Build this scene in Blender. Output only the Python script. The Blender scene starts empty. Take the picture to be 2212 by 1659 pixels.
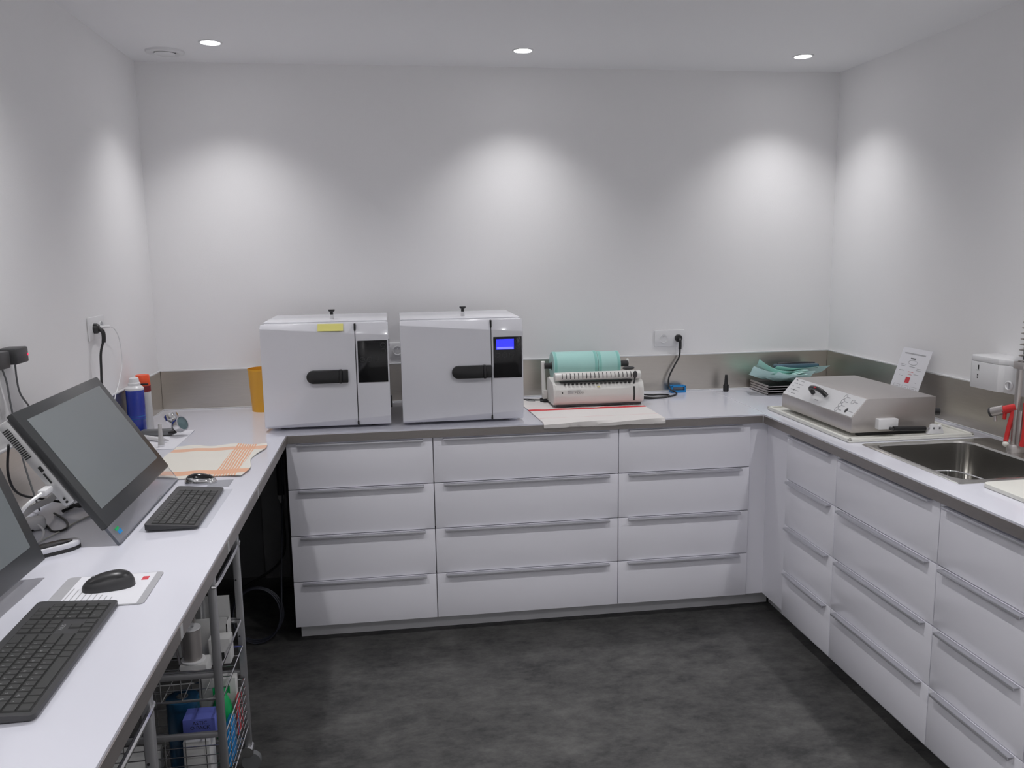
import bpy, bmesh, math, random
from mathutils import Vector, Matrix
random.seed(7)
PI = math.pi
S = bpy.context.scene
COL = S.collection

# ---------------------------------------------------------------- camera
FPX = 1821.4
yaw, pitch, roll = 0.1397, -0.1552, -0.0143
cf = Vector((math.sin(yaw)*math.cos(pitch), math.cos(yaw)*math.cos(pitch), math.sin(pitch)))
cr = Vector((math.cos(yaw), -math.sin(yaw), 0)); cu = cr.cross(cf)
r2 = cr*math.cos(roll) + cu*math.sin(roll); u2 = cu*math.cos(roll) - cr*math.sin(roll)
cam = bpy.data.cameras.new('camera'); camo = bpy.data.objects.new('camera', cam); COL.objects.link(camo)
M = Matrix((r2, u2, -cf)).transposed().to_4x4(); M.translation = Vector((0.4511, -3.4625, 1.6379))
camo.matrix_world = M
cam.sensor_width = 36; cam.lens = FPX/2212*36; cam.clip_start = 0.02
S.camera = camo
# ---------------------------------------------------------------- world, light levels, exposure
w = bpy.data.worlds.new('world'); S.world = w; w.use_nodes = True
w.node_tree.nodes['Background'].inputs[0].default_value = (.8, .85, 1, 1)
w.node_tree.nodes['Background'].inputs[1].default_value = 0.05
S.view_settings.view_transform = 'Standard'; S.view_settings.look = 'None'
S.view_settings.gamma = 1; S.view_settings.exposure = 0.05
try: S.view_settings.use_curve_mapping = False
except Exception: pass
LAMP_W, LAMP_COL = (29.0, 45.0, 105.0), (1.0, 0.99, 1.0)   # back, middle and front row of lamps
LAMPS = [(-.247, .30), (1.054, .335), (2.352, .345), (-.247, -1.35), (1.054, -1.35), (2.352, -1.35),
         (-.247, -3.6), (1.054, -3.6), (2.352, -3.6)]

S.cycles.max_bounces = 9; S.cycles.diffuse_bounces = 6; S.cycles.glossy_bounces = 4; S.cycles.transmission_bounces = 6
# ---------------------------------------------------------------- materials
def mat(name, col, rough=.5, metal=0, spec=.5, coat=0, alpha=1, emit=None, estr=0, trans=0, noise=None, bump=None, ior=1.5):
    m = bpy.data.materials.new(name); m.use_nodes = True
    nt = m.node_tree; b = nt.nodes['Principled BSDF']
    b.inputs['Base Color'].default_value = (*col, 1); b.inputs['Roughness'].default_value = rough
    b.inputs['Metallic'].default_value = metal; b.inputs['Specular IOR Level'].default_value = spec
    b.inputs['Coat Weight'].default_value = coat; b.inputs['Coat Roughness'].default_value = .06
    b.inputs['Alpha'].default_value = alpha; b.inputs['Transmission Weight'].default_value = trans
    b.inputs['IOR'].default_value = ior
    if emit: b.inputs['Emission Color'].default_value = (*emit, 1); b.inputs['Emission Strength'].default_value = estr
    if noise or bump:
        tc = nt.nodes.new('ShaderNodeTexCoord')
    if noise:   # (scale, amount, stretch)
        sc, amt, st = noise
        mp = nt.nodes.new('ShaderNodeMapping'); mp.inputs['Scale'].default_value = st
        nz = nt.nodes.new('ShaderNodeTexNoise'); nz.inputs['Scale'].default_value = sc; nz.inputs['Detail'].default_value = 4
        mx = nt.nodes.new('ShaderNodeMix'); mx.data_type = 'RGBA'
        mx.inputs[6].default_value = (*[c*(1-amt) for c in col], 1); mx.inputs[7].default_value = (*[min(1, c*(1+amt)) for c in col], 1)
        nt.links.new(tc.outputs['Object'], mp.inputs[0]); nt.links.new(mp.outputs[0], nz.inputs['Vector'])
        nt.links.new(nz.outputs['Fac'], mx.inputs[0]); nt.links.new(mx.outputs[2], b.inputs['Base Color'])
    if bump:
        sc, st = bump
        n2 = nt.nodes.new('ShaderNodeTexNoise'); n2.inputs['Scale'].default_value = sc; n2.inputs['Detail'].default_value = 3
        bp = nt.nodes.new('ShaderNodeBump'); bp.inputs['Strength'].default_value = st; bp.inputs['Distance'].default_value = .002
        nt.links.new(tc.outputs['Object'], n2.inputs['Vector']); nt.links.new(n2.outputs['Fac'], bp.inputs['Height'])
        nt.links.new(bp.outputs[0], b.inputs['Normal'])
    return m
one = (1, 1, 1)
MT = dict(
    wall=mat('painted_wall', (.84, .835, .84), .75, noise=(3, .015, one), bump=(220, .12)),
    ceil=mat('painted_ceiling', (.84, .84, .85), .85, bump=(160, .08)),
    gloss=mat('gloss_white_front', (.90, .895, .955), .16, coat=.3, noise=(2, .01, one)),
    carc=mat('carcass_white', (.68, .68, .70), .5, noise=(5, .02, one)),
    top=mat('white_worktop', (.735, .74, .815), .13, coat=.2, noise=(4, .012, one)),
    edge=mat('worktop_edge_metal', (.33, .305, .29), .4, metal=.75, noise=(30, .08, (1, 1, 6))),
    steel=mat('brushed_steel', (.60, .565, .51), .33, metal=1, noise=(40, .07, (.3, .3, 6))),
    dsteel=mat('satin_steel_device', (.53, .50, .485), .36, metal=.85, noise=(50, .05, (.4, 6, .4))),
    sink=mat('sink_steel', (.52, .51, .49), .24, metal=1, noise=(30, .06, (1, 1, 1))),
    chrome=mat('chrome', (.75, .75, .76), .12, metal=1, noise=(30, .02, one)),
    alu=mat('anodised_aluminium', (.82, .82, .85), .34, metal=.2, noise=(40, .04, one)),
    hdl=mat('drawer_handle_aluminium', (.64, .64, .68), .3, metal=.55, noise=(40, .04, one)),
    wpl=mat('white_plastic', (.76, .76, .77), .3, noise=(8, .01, one)),
    wgl=mat('white_enamel', (.74, .74, .785), .22, coat=.3, noise=(8, .01, one)),
    cream=mat('cream_plastic', (.70, .69, .66), .33, noise=(8, .015, one)),
    ivory=mat('ivory_mat', (.74, .735, .68), .45, noise=(12, .02, one)),
    black=mat('black_plastic', (.018, .018, .019), .35, noise=(20, .1, one)),
    blackg=mat('black_glass', (.008, .008, .009), .12, noise=(20, .1, one)),
    dgrey=mat('dark_grey_plastic', (.045, .045, .047), .42, noise=(20, .08, one)),
    mgrey=mat('mid_grey_plastic', (.16, .165, .17), .4, noise=(20, .06, one)),
    lgrey=mat('light_grey_print', (.42, .42, .44), .6, noise=(20, .05, one)),
    key=mat('keycap_plastic', (.038, .039, .038), .45, noise=(30, .1, one)),
    legend=mat('key_legend_print', (.42, .43, .43), .6, noise=(30, .05, one)),
    bezel=mat('screen_bezel', (.04, .042, .043), .28, noise=(20, .08, one)),
    screen=mat('dim_screen_glass', (.17, .19, .195), .16, noise=(2, .04, one)),
    silver=mat('silver_plastic', (.55, .55, .55), .35, metal=.3, noise=(20, .04, one)),
    yellow=mat('yellow_plastic', (.80, .40, .03), .35, noise=(10, .04, one)),
    note=mat('yellow_paper', (.75, .70, .22), .8, noise=(10, .04, one)),
    orange=mat('orange_cap', (.85, .09, .02), .4, noise=(10, .05, one)),
    dred=mat('dark_red_print', (.20, .01, .015), .45, noise=(10, .05, one)),
    red=mat('red_rubber', (.62, .03, .03), .42, noise=(10, .06, one)),
    redp=mat('red_print', (.66, .06, .08), .6, noise=(10, .05, one)),
    blue=mat('blue_can', (.012, .035, .33), .25, coat=.3, noise=(6, .1, (1, 1, 4))),
    cyan=mat('cyan_blue', (.01, .25, .62), .5, noise=(10, .1, one)),
    teal=mat('mint_paper', (.40, .68, .64), .35, coat=.25, noise=(9, .05, one)),
    tealp=mat('pale_mint_paper', (.55, .78, .73), .6, noise=(14, .06, one)),
    teald=mat('deep_mint_edge', (.25, .56, .51), .4, noise=(9, .06, one)),
    tealf=mat('mint_film', (.36, .70, .63), .2, coat=.4, noise=(14, .08, one)),
    navy=mat('blue_tinted_film', (.045, .10, .14), .15, coat=.4, noise=(20, .2, one)),
    green=mat('green_packet', (.01, .42, .12), .3, noise=(20, .15, one)),
    rblue=mat('deep_blue_film', (.012, .07, .15), .25, noise=(25, .4, (1, 1, .3))),
    pack=mat('violet_blue_card', (.13, .16, .55), .5, noise=(10, .05, one)),
    paper=mat('white_paper', (.78, .78, .82), .8, noise=(10, .015, one)),
    card=mat('white_card', (.62, .62, .61), .7, noise=(10, .04, one)),
    gauge=mat('gauge_glass', (.10, .16, .17), .08, coat=.5, noise=(20, .1, one)),
    lampw=mat('lamp_lens', (1, 1, 1), .4, emit=(1, .99, 1), estr=14),
    lcd=mat('blue_lcd', (.02, .02, .5), .3, emit=(.035, .04, 1.0), estr=1.1),
    lcd2=mat('blue_lcd_bar', (.2, .2, .6), .3, emit=(.16, .17, 1.0), estr=1.1),
    led=mat('red_led', (.6, .02, .05), .3, emit=(1, .03, .12), estr=.8),
    acryl=mat('clear_acrylic', (.93, .94, .96), .05, trans=1, ior=1.3),
    film=mat('clear_film', (.85, .87, .9), .15, alpha=.22),
    aedge=mat('acrylic_edge', (.20, .21, .25), .2, noise=(10, .05, one)),
    panel=mat('shade_panel_grey', (.13, .13, .134), .6, noise=(10, .1, one)),  # grey that stands in for the shade under the desk
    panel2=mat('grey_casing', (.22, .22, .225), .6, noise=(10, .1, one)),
    post=mat('cart_metal', (.40, .40, .41), .4, metal=.7, noise=(20, .05, one)),
    pale=mat('pale_cable', (.66, .66, .60), .5, noise=(10, .03, one)),
    bcab=mat('blue_grey_cable', (.022, .024, .036), .45, noise=(10, .05, one)),
    gap=mat('shadow_gap_black', (.02, .02, .02), .7, noise=(10, .05, one)),
)

def banded(name, base, col, fn, rough=.9):
    """printed cloth: fn(nt, X, Y) returns a 0..1 socket; X, Y are object coordinates"""
    m = bpy.data.materials.new(name); m.use_nodes = True; nt = m.node_tree; b = nt.nodes['Principled BSDF']
    b.inputs['Roughness'].default_value = rough
    tc = nt.nodes.new('ShaderNodeTexCoord'); sp = nt.nodes.new('ShaderNodeSeparateXYZ'); nt.links.new(tc.outputs['Object'], sp.inputs[0])
    def mth(op, a, c=0.0, d=None):
        n = nt.nodes.new('ShaderNodeMath'); n.operation = op
        for i, v in enumerate((a, c, d)):
            if v is None: continue
            if hasattr(v, 'is_linked'): nt.links.new(v, n.inputs[i])
            else: n.inputs[i].default_value = v
        return n.outputs[0]
    f = fn(mth, sp.outputs[0], sp.outputs[1])
    nz = nt.nodes.new('ShaderNodeTexNoise'); nz.inputs['Scale'].default_value = 400; nt.links.new(tc.outputs['Object'], nz.inputs['Vector'])
    mx = nt.nodes.new('ShaderNodeMix'); mx.data_type = 'RGBA'; mx.inputs[6].default_value = (*base, 1); mx.inputs[7].default_value = (*col, 1)
    nt.links.new(f, mx.inputs[0]); nt.links.new(mx.outputs[2], b.inputs['Base Color'])
    bp = nt.nodes.new('ShaderNodeBump'); bp.inputs['Strength'].default_value = .3; bp.inputs['Distance'].default_value = .001
    nt.links.new(nz.outputs[0], bp.inputs['Height']); nt.links.new(bp.outputs[0], b.inputs['Normal'])
    return m
def band(mth, v, a, b_): return mth('MULTIPLY', mth('GREATER_THAN', v, a), mth('LESS_THAN', v, b_))

def floor_material():
    m = bpy.data.materials.new('dark_vinyl_floor'); m.use_nodes = True; nt = m.node_tree; b = nt.nodes['Principled BSDF']
    tc = nt.nodes.new('ShaderNodeTexCoord')
    def nz(sc, det, st=one, ro=.6):
        mp = nt.nodes.new('ShaderNodeMapping'); mp.inputs['Scale'].default_value = st
        n = nt.nodes.new('ShaderNodeTexNoise'); n.inputs['Scale'].default_value = sc; n.inputs['Detail'].default_value = det; n.inputs['Roughness'].default_value = ro
        nt.links.new(tc.outputs['Object'], mp.inputs[0]); nt.links.new(mp.outputs[0], n.inputs['Vector']); return n.outputs['Fac']
    a = nz(5.5, 9, (1, 1.5, 1), .74); c = nz(34, 6, (1, 1.8, 1), .7)
    mu = nt.nodes.new('ShaderNodeMath'); mu.operation = 'MULTIPLY_ADD'; mu.inputs[1].default_value = .35
    nt.links.new(c, mu.inputs[0]); nt.links.new(a, mu.inputs[2])
    rp = nt.nodes.new('ShaderNodeValToRGB'); e = rp.color_ramp.elements
    e[0].position = .50; e[0].color = (.034, .034, .0345, 1); e[1].position = .88; e[1].color = (.118, .116, .112, 1)
    nt.links.new(mu.outputs[0], rp.inputs[0]); nt.links.new(rp.outputs[0], b.inputs['Base Color'])
    b.inputs['Roughness'].default_value = .55; b.inputs['Specular IOR Level'].default_value = .35
    bp = nt.nodes.new('ShaderNodeBump'); bp.inputs['Strength'].default_value = .15; bp.inputs['Distance'].default_value = .002
    nt.links.new(c, bp.inputs['Height']); nt.links.new(bp.outputs[0], b.inputs['Normal'])
    return m
MT['floor'] = floor_material()

# ---------------------------------------------------------------- mesh helpers
def smooth_path(pts, n=6):
    pts = [Vector(p) for p in pts]
    if len(pts) < 3: return pts
    out = []
    for i in range(len(pts)-1):
        p0 = pts[max(i-1, 0)]; p1 = pts[i]; p2 = pts[i+1]; p3 = pts[min(i+2, len(pts)-1)]
        for k in range(n):
            t = k/n
            out.append(.5*((2*p1)+(p2-p0)*t+(2*p0-5*p1+4*p2-p3)*t*t+(3*p1-p0-3*p2+p3)*t**3))
    return out+[pts[-1]]

class MB:
    def __init__(s): s.bm = bmesh.new()
    def _new(s, fn):
        t = bmesh.new(); fn(t)
        me = bpy.data.meshes.new('tmp'); t.to_mesh(me); t.free(); s.bm.from_mesh(me); bpy.data.meshes.remove(me); return s
    def box(s, a, b, bev=0, seg=2, mtx=None):
        def f(t):
            bmesh.ops.create_cube(t, size=1)
            for v in t.verts: v.co = Vector([(a[i]+b[i])/2 + v.co[i]*(b[i]-a[i]) for i in range(3)])
            if bev: bmesh.ops.bevel(t, geom=list(t.edges), offset=bev, segments=seg, profile=.5, affect='EDGES', clamp_overlap=True)
            if mtx: t.transform(mtx)
        return s._new(f)
    def cyl(s, p0, p1, r, r1=None, n=24, cap=True):
        p0, p1 = Vector(p0), Vector(p1); d = p1-p0
        def f(t):
            bmesh.ops.create_cone(t, cap_ends=cap, segments=n, radius1=r, radius2=r if r1 is None else r1, depth=d.length)
            t.transform(Matrix.Translation((p0+p1)/2) @ d.to_track_quat('Z', 'Y').to_matrix().to_4x4())
        return s._new(f)
    def tube(s, pts, r, n=10, sm=6, closed=False):
        P = smooth_path(pts, sm) if sm else [Vector(p) for p in pts]
        if closed: P = P[:-1]
        def f(t):
            rings = []; up = None; L = len(P)
            for i, p in enumerate(P):
                if closed: d = (P[(i+1) % L]-P[i-1]).normalized()
                else: d = (P[min(i+1, L-1)]-P[max(i-1, 0)]).normalized()
                if up is None: up = d.orthogonal().normalized()
                up = (up-d*up.dot(d)).normalized(); sd = d.cross(up)
                rings.append([t.verts.new(p+(up*math.cos(2*PI*k/n)+sd*math.sin(2*PI*k/n))*r) for k in range(n)])
            for i in range(L if closed else L-1):
                A, B = rings[i], rings[(i+1) % L]
                for k in range(n): t.faces.new((A[k], A[(k+1) % n], B[(k+1) % n], B[k]))
            if not closed: t.faces.new(rings[0][::-1]); t.faces.new(rings[-1])
        return s._new(f)
    def prism(s, prof, a, b, axis='x', bev=0):
        """profile of 2-D points in the plane normal to axis, extruded from a to b"""
        def P(u, v, h): return {'x': (h, u, v), 'y': (u, h, v), 'z': (u, v, h)}[axis]
        def f(t):
            A = [t.verts.new(P(u, v, a)) for u, v in prof]; B = [t.verts.new(P(u, v, b)) for u, v in prof]
            n = len(prof); t.faces.new(A); t.faces.new(B[::-1])
            for i in range(n): t.faces.new((A[i], B[i], B[(i+1) % n], A[(i+1) % n]))
            bmesh.ops.recalc_face_normals(t, faces=t.faces)
            if bev: bmesh.ops.bevel(t, geom=list(t.edges), offset=bev, segments=2, profile=.5, affect='EDGES', clamp_overlap=True)
        return s._new(f)
    def lathe(s, prof, c=(0, 0, 0), n=32, mtx=None):
        def f(t):
            rings = []
            for r, z in prof:
                rings.append([t.verts.new((r*math.cos(2*PI*k/n), r*math.sin(2*PI*k/n), z)) for k in range(n)] if r > 1e-6 else [t.verts.new((0, 0, z))])
            for A, B in zip(rings, rings[1:]):
                for k in range(n):
                    k2 = (k+1) % n
                    if len(A) == 1 and len(B) == 1: continue
                    if len(A) == 1: t.faces.new((A[0], B[k], B[k2]))
                    elif len(B) == 1: t.faces.new((A[k], A[k2], B[0]))
                    else: t.faces.new((A[k], A[k2], B[k2], B[k]))
            bmesh.ops.recalc_face_normals(t, faces=t.faces)
            if mtx: t.transform(mtx)
            t.transform(Matrix.Translation(c))
        return s._new(f)
    def sheet(s, fn, nu, nv, th=.001):
        def f(t):
            g = [[t.verts.new(fn(i/nu, j/nv)) for j in range(nv+1)] for i in range(nu+1)]
            for i in range(nu):
                for j in range(nv): t.faces.new((g[i][j], g[i+1][j], g[i+1][j+1], g[i][j+1]))
            bmesh.ops.recalc_face_normals(t, faces=t.faces); t.normal_update()
            h = [[t.verts.new(g[i][j].co+g[i][j].normal*th) for j in range(nv+1)] for i in range(nu+1)]
            for i in range(nu):
                for j in range(nv): t.faces.new((h[i][j], h[i][j+1], h[i+1][j+1], h[i+1][j]))
            ring = [(i, 0) for i in range(nu)]+[(nu, j) for j in range(nv)]+[(i, nv) for i in range(nu, 0, -1)]+[(0, j) for j in range(nv, 0, -1)]
            for a, b in zip(ring, ring[1:]+ring[:1]): t.faces.new((g[a[0]][a[1]], g[b[0]][b[1]], h[b[0]][b[1]], h[a[0]][a[1]]))
            bmesh.ops.recalc_face_normals(t, faces=t.faces)
        return s._new(f)
    def raw(s, verts, faces):
        def f(t):
            V = [t.verts.new(v) for v in verts]
            for q in faces: t.faces.new([V[i] for i in q])
            bmesh.ops.recalc_face_normals(t, faces=t.faces)
        return s._new(f)
    def sphere(s, c, r, sc=one, n=20, mtx=None):
        def f(t):
            bmesh.ops.create_uvsphere(t, u_segments=n, v_segments=max(8, n//2), radius=r)
            for v in t.verts: v.co = Vector([v.co[i]*sc[i] for i in range(3)])
            if mtx: t.transform(mtx)
            t.transform(Matrix.Translation(c))
        return s._new(f)
    def xf(s, m): s.bm.transform(m); return s
    def mesh(s, name, m, smooth=True):
        me = bpy.data.meshes.new(name)
        for f in s.bm.faces: f.smooth = smooth
        if smooth:
            for e in s.bm.edges:
                if len(e.link_faces) == 2 and e.calc_face_angle(0) > .6: e.smooth = False
        s.bm.to_mesh(me); s.bm.free(); me.materials.append(MT[m] if isinstance(m, str) else m)
        return me
    def build(s, name, m, parent=None, world=False, smooth=True):
        if parent is not None and world:
            s.bm.transform(Matrix.Translation(-Vector(parent['_base'])))
        org = None
        if parent is None:
            xs = [v.co for v in s.bm.verts]
            lo = [min(c[i] for c in xs) for i in range(3)]; hi = [max(c[i] for c in xs) for i in range(3)]
            org = Vector(((lo[0]+hi[0])/2, (lo[1]+hi[1])/2, lo[2])); s.bm.transform(Matrix.Translation(-org))
        o = bpy.data.objects.new(name, s.mesh(name, m, smooth)); COL.objects.link(o)
        if org: o.location = org
        if parent is not None: o.parent = parent; o['_base'] = parent['_base']
        return o

def tag(o, label=None, cat=None, group=None, kind=None):
    if label: o['label'] = label
    if cat: o['category'] = cat
    if group: o['group'] = group
    if kind: o['kind'] = kind
    return o
def thing(name, label, cat, loc, rotz=0, group=None, kind=None):
    o = bpy.data.objects.new(name, None); COL.objects.link(o); o.empty_display_size = .05
    o.location = loc; o.rotation_euler = (0, 0, rotz); o['_base'] = list(loc)
    return tag(o, label, cat, group, kind)
def link(name, me, parent, loc, scale=None):
    o = bpy.data.objects.new(name, me); COL.objects.link(o); o.parent = parent; o.location = loc; o['_base'] = [0, 0, 0]
    if scale: o.scale = scale
    return o
_tc = {}
def text_mesh(body, m, size=1.0, ext=.0):
    k = (body, m, size)
    if k not in _tc:
        cu_ = bpy.data.curves.new('txt', 'FONT'); cu_.body = body; cu_.size = size; cu_.align_x = 'CENTER'; cu_.align_y = 'CENTER'; cu_.resolution_u = 2
        cu_.extrude = ext
        ob = bpy.data.objects.new('txt', cu_); COL.objects.link(ob)
        dg = bpy.context.evaluated_depsgraph_get()
        me = bpy.data.meshes.new_from_object(ob.evaluated_get(dg)); bpy.data.objects.remove(ob); bpy.data.curves.remove(cu_)
        me.materials.clear(); me.materials.append(MT[m]); _tc[k] = me
    return _tc[k]

# ================================================================= THE ROOM
XL, XR, YB, YF, ZC = -.652, 2.720, .681, -4.9, 2.504
ZT, ZU = .918, .880       # worktop top and underside
def struct(name, mb, m, label=None): return tag(mb.build(name, m), label, None, None, 'structure')
struct('floor', MB().box((XL-.1, YF-.1, -.1), (XR+.1, YB+.1, 0)), 'floor', 'dark grey mottled vinyl floor')
struct('ceiling', MB().box((XL-.1, YF-.1, ZC), (XR+.1, YB+.1, ZC+.1)), 'ceil', 'plain white ceiling with round downlights')
struct('wall_back', MB().box((XL-.1, YB, 0), (XR+.1, YB+.1, ZC)), 'wall', 'plain white back wall')
struct('wall_left', MB().box((XL-.1, YF, 0), (XL, YB, ZC)), 'wall', 'plain white left wall')
struct('wall_right', MB().box((XR, YF, 0), (XR+.1, YB, ZC)), 'wall', 'plain white right wall')
struct('wall_front', MB().box((XL-.1, YF-.1, 0), (XR+.1, YF, ZC)), 'wall', 'plain white wall behind the camera')
# dark skirting in the open corner under the desk
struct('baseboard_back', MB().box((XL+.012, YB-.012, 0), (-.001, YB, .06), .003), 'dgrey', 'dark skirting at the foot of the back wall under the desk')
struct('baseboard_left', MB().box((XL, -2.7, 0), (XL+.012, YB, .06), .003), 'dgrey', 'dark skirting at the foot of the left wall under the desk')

struct('shade_panel_1', MB().box((XL+.001, YB-.010, .061), (-.002, YB-.001, ZU-.001)), 'panel', 'dark grey panel added on the back wall to keep the desk corner dark')  # dark panels added because the lamps would light the walls under the desk
struct('shade_panel_2', MB().box((XL+.001, -2.66, .061), (XL+.010, YB-.011, ZU-.001)), 'panel', 'dark grey panel added on the left wall to keep it dark under the desk')
# ---- downlights and ceiling vent
for i, (x, y) in enumerate(LAMPS):
    where = ['above the left end of the back wall', 'above the middle of the back wall', 'above the right end of the back wall',
             'over the desk, second row', 'over the floor, second row', 'over the sink run, second row',
             'left one behind the camera', 'middle one behind the camera', 'right one behind the camera'][i]
    t = thing('downlight', 'small round recessed ceiling light ' + where, 'ceiling light', (x, y, ZC), 0, 'recessed ceiling lights')
    MB().lathe([(.038, -.001), (.040, -.004), (.046, -.004), (.048, 0), (.038, 0)], n=36).build('ring', 'wpl', t)
    MB().lathe([(0, -.0025), (.030, -.0025), (.038, -.0005), (0, -.0005)], n=36).build('lens', 'lampw', t)
    L = bpy.data.lights.new('lamp_beam', 'SPOT'); L.energy = LAMP_W[i//3]; L.color = LAMP_COL; L.spot_size = math.radians(108 if i < 3 else 140); L.spot_blend = 1.0
    L.shadow_soft_size = .035
    lo = bpy.data.objects.new('lamp_beam', L); COL.objects.link(lo); lo.parent = t; lo.location = (0, 0, -.008)
t = thing('ceiling_vent', 'round white ceiling air valve in the left back corner', 'vent', (-.468, .475, ZC))
MB().lathe([(.045, -.004), (.060, -.012), (.078, -.008), (.080, 0), (.045, 0)], n=40).build('rim', 'wpl', t)
MB().lathe([(0, -.016), (.034, -.016), (.043, -.011), (.036, -.003), (0, -.003)], n=40).build('disc', 'wpl', t)

# ---- splashbacks
def splash(label, a, b, bead_a, bead_b, sil_a, sil_b):
    t = thing('splashback', label, 'splashback', ((a[0]+b[0])/2, (a[1]+b[1])/2, ZT))
    MB().box(a, b).build('panel', 'steel', t, True)
    MB().box(bead_a, bead_b, .002).build('top_bead', 'wpl', t, True)
    MB().box(sil_a, sil_b, .0015).build('sealant', 'wpl', t, True)
ZS = 1.103
splash('brushed steel splashback along the back wall', (XL+.011, YB-.010, ZT), (XR-.011, YB-.001, ZS), (XL+.011, YB-.013, ZS), (XR-.011, YB-.001, ZS+.007), (XL+.014, YB-.014, ZT), (XR-.014, YB-.010, ZT+.005))
splash('brushed steel splashback along the left wall behind the computers', (XL+.001, -2.7, ZT), (XL+.010, YB-.001, ZS), (XL+.001, -2.7, ZS), (XL+.013, YB-.001, ZS+.007), (XL+.010, -2.7, ZT), (XL+.014, YB-.01, ZT+.005))
splash('brushed steel splashback along the right wall behind the sink', (XR-.010, -2.3, ZT), (XR-.001, YB-.001, ZS), (XR-.013, -2.3, ZS), (XR-.001, YB-.001, ZS+.007), (XR-.014, -2.3, ZT), (XR-.010, YB-.01, ZT+.005))

# ---- worktops
DX, FY, RX = .008, -.014, 2.050      # desk front edge x, back run front edge y, right run front edge x
SEAM = 2.066
t = thing('worktop', 'glossy white worktop forming the desk and the back run', 'worktop', (XL, YB, ZU))
MB().prism([(XL+.001, YB-.001), (XL+.001, -2.7), (DX, -2.7), (DX, FY), (SEAM-.001, FY), (SEAM-.001, YB-.001)], ZU, ZT, 'z').build('slab', 'top', t, True, smooth=False)
MB().box((DX, -2.7, ZU), (DX+.0025, FY-.0025, ZT-.006)).build('edge_strip', 'edge', t, True)
MB().box((DX, FY-.0025, ZU), (RX-.004, FY, ZT-.006)).build('edge_strip', 'edge', t, True)
for yy in (-.80, -1.30, -1.80): MB().box((DX+.0024, yy, ZU+.001), (DX+.0034, yy+.018, ZT-.008)).build('edge_joint', 'silver', t, True)
# right worktop with a hole for the sink
SX0, SX1, SY0, SY1 = 2.145, 2.668, -1.185, -.632      # sink rim
HX0, HX1, HY0, HY1 = SX0+.02, SX1-.02, SY0+.02, SY1-.02
t = thing('worktop', 'glossy white worktop of the sink run, cut out round the steel sink', 'worktop', (XR, YB, ZU))
mb = MB()
x0, x1, y0, y1 = RX, XR-.001, -2.3, YB-.001
def slab_hole(mb, x0, x1, y0, y1, a0, a1, b0, b1, z0, z1):
    o = [(x0, y0), (x1, y0), (x1, y1), (x0, y1)]; h = [(a0, b0), (a1, b0), (a1, b1), (a0, b1)]
    V = [(*p, z) for z in (z0, z1) for q in (o, h) for p in q]
    F = []
    for i in range(4):
        j = (i+1) % 4
        F += [(8+i, 8+j, 12+j, 12+i), (i, j, 4+j, 4+i), (i, j, 8+j, 8+i), (4+i, 4+j, 12+j, 12+i)]
    mb.raw(V, F)
slab_hole(mb, SEAM+.001, x1, y0, y1, HX0, HX1, HY0, HY1, ZU, ZT)
mb.build('slab', 'top', t, True, smooth=False)
MB().box((RX+.0025, -2.3, ZU), (SEAM+.001, FY, ZT)).build('front_lip', 'top', t, True)
MB().box((RX, -2.3, ZU), (RX+.0025, FY, ZT-.006)).build('edge_strip', 'edge', t, True)
MB().box((RX-.003, FY-.003, ZU-.002), (RX+.001, FY+.001, ZT-.002)).build('corner_piece', 'alu', t, True)
MB().box((SEAM-.001, FY, ZT-.004), (SEAM+.001, YB-.014, ZT+.0015)).build('joint_strip', 'alu', t, True)

# ---- base cabinets
def cabinet(label, width, loc, rotz, depth=.56, group=None, handle_in=.042, seam=.0):
    """local frame: front face in y = 0, cabinet runs to +x and +y"""
    t = thing('drawer_cabinet', label, 'cabinet', loc, rotz, group)
    w = width; z0, z1 = .08, .88
    mb = MB()
    for a, b in (((0, .02, z0), (.016, depth, z1)), ((w-.016, .02, z0), (w, depth, z1)), ((.016, .02, z0), (w-.016, depth, z0+.016)), ((.016, depth-.008, z0+.016), (w-.016, depth, z1)),
                 ((.016, .02, z1-.02), (w-.016, .08, z1-.002))): mb.box(a, b)
    mb.build('carcass', 'carc', t)
    for k in range(4):
        zb = z0+.2*k
        d = MB().box((.0018, 0, zb+.002), (w-.0018, .018, zb+.198 if k < 3 else zb+.196), .0012).build('drawer_front', 'gloss', t)
        zt = zb+.198 if k < 3 else zb+.194
        h = MB().box((handle_in, -.020, zt-.0035), (w-handle_in, .001, zt-.001)).box((handle_in, -.021, zt-.0095), (w-handle_in, -.0185, zt-.001), .0008)
        h.build('handle', 'hdl', d)
        if k < 3: MB().box((seam, .0186, zb+.194), (w-seam, .0196, zb+.206)).build('seam_shade_strip', 'gap', t)  # black strip added behind the drawer seam so the gap stays dark
    return t
GB = 'white drawer cabinets'
cabinet('white gloss four-drawer cabinet next to the open corner under the desk', .6, (0, 0, 0), 0, group=GB)
cabinet('wide white gloss four-drawer cabinet in the middle of the back run', .8, (.6, 0, 0), 0, group=GB)
cabinet('white gloss four-drawer cabinet of the back run beside the corner filler', .6, (1.4, 0, 0), 0, group=GB)
XF = 2.066
cabinet('narrow white four-drawer cabinet under the steel control box', .4, (XF, -.215, 0), -PI/2, group=GB, handle_in=.03, seam=.012)
cabinet('white four-drawer cabinet directly under the sink', .6, (XF, -.615, 0), -PI/2, group=GB, handle_in=.036, seam=.012)
cabinet('white four-drawer cabinet under the ivory cutting board at the right edge', .4, (XF, -1.215, 0), -PI/2, group=GB, handle_in=.03, seam=.012)
cabinet('white four-drawer cabinet cut off by the bottom right corner', .6, (XF, -1.615, 0), -PI/2, group=GB, handle_in=.036, seam=.012)
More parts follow.
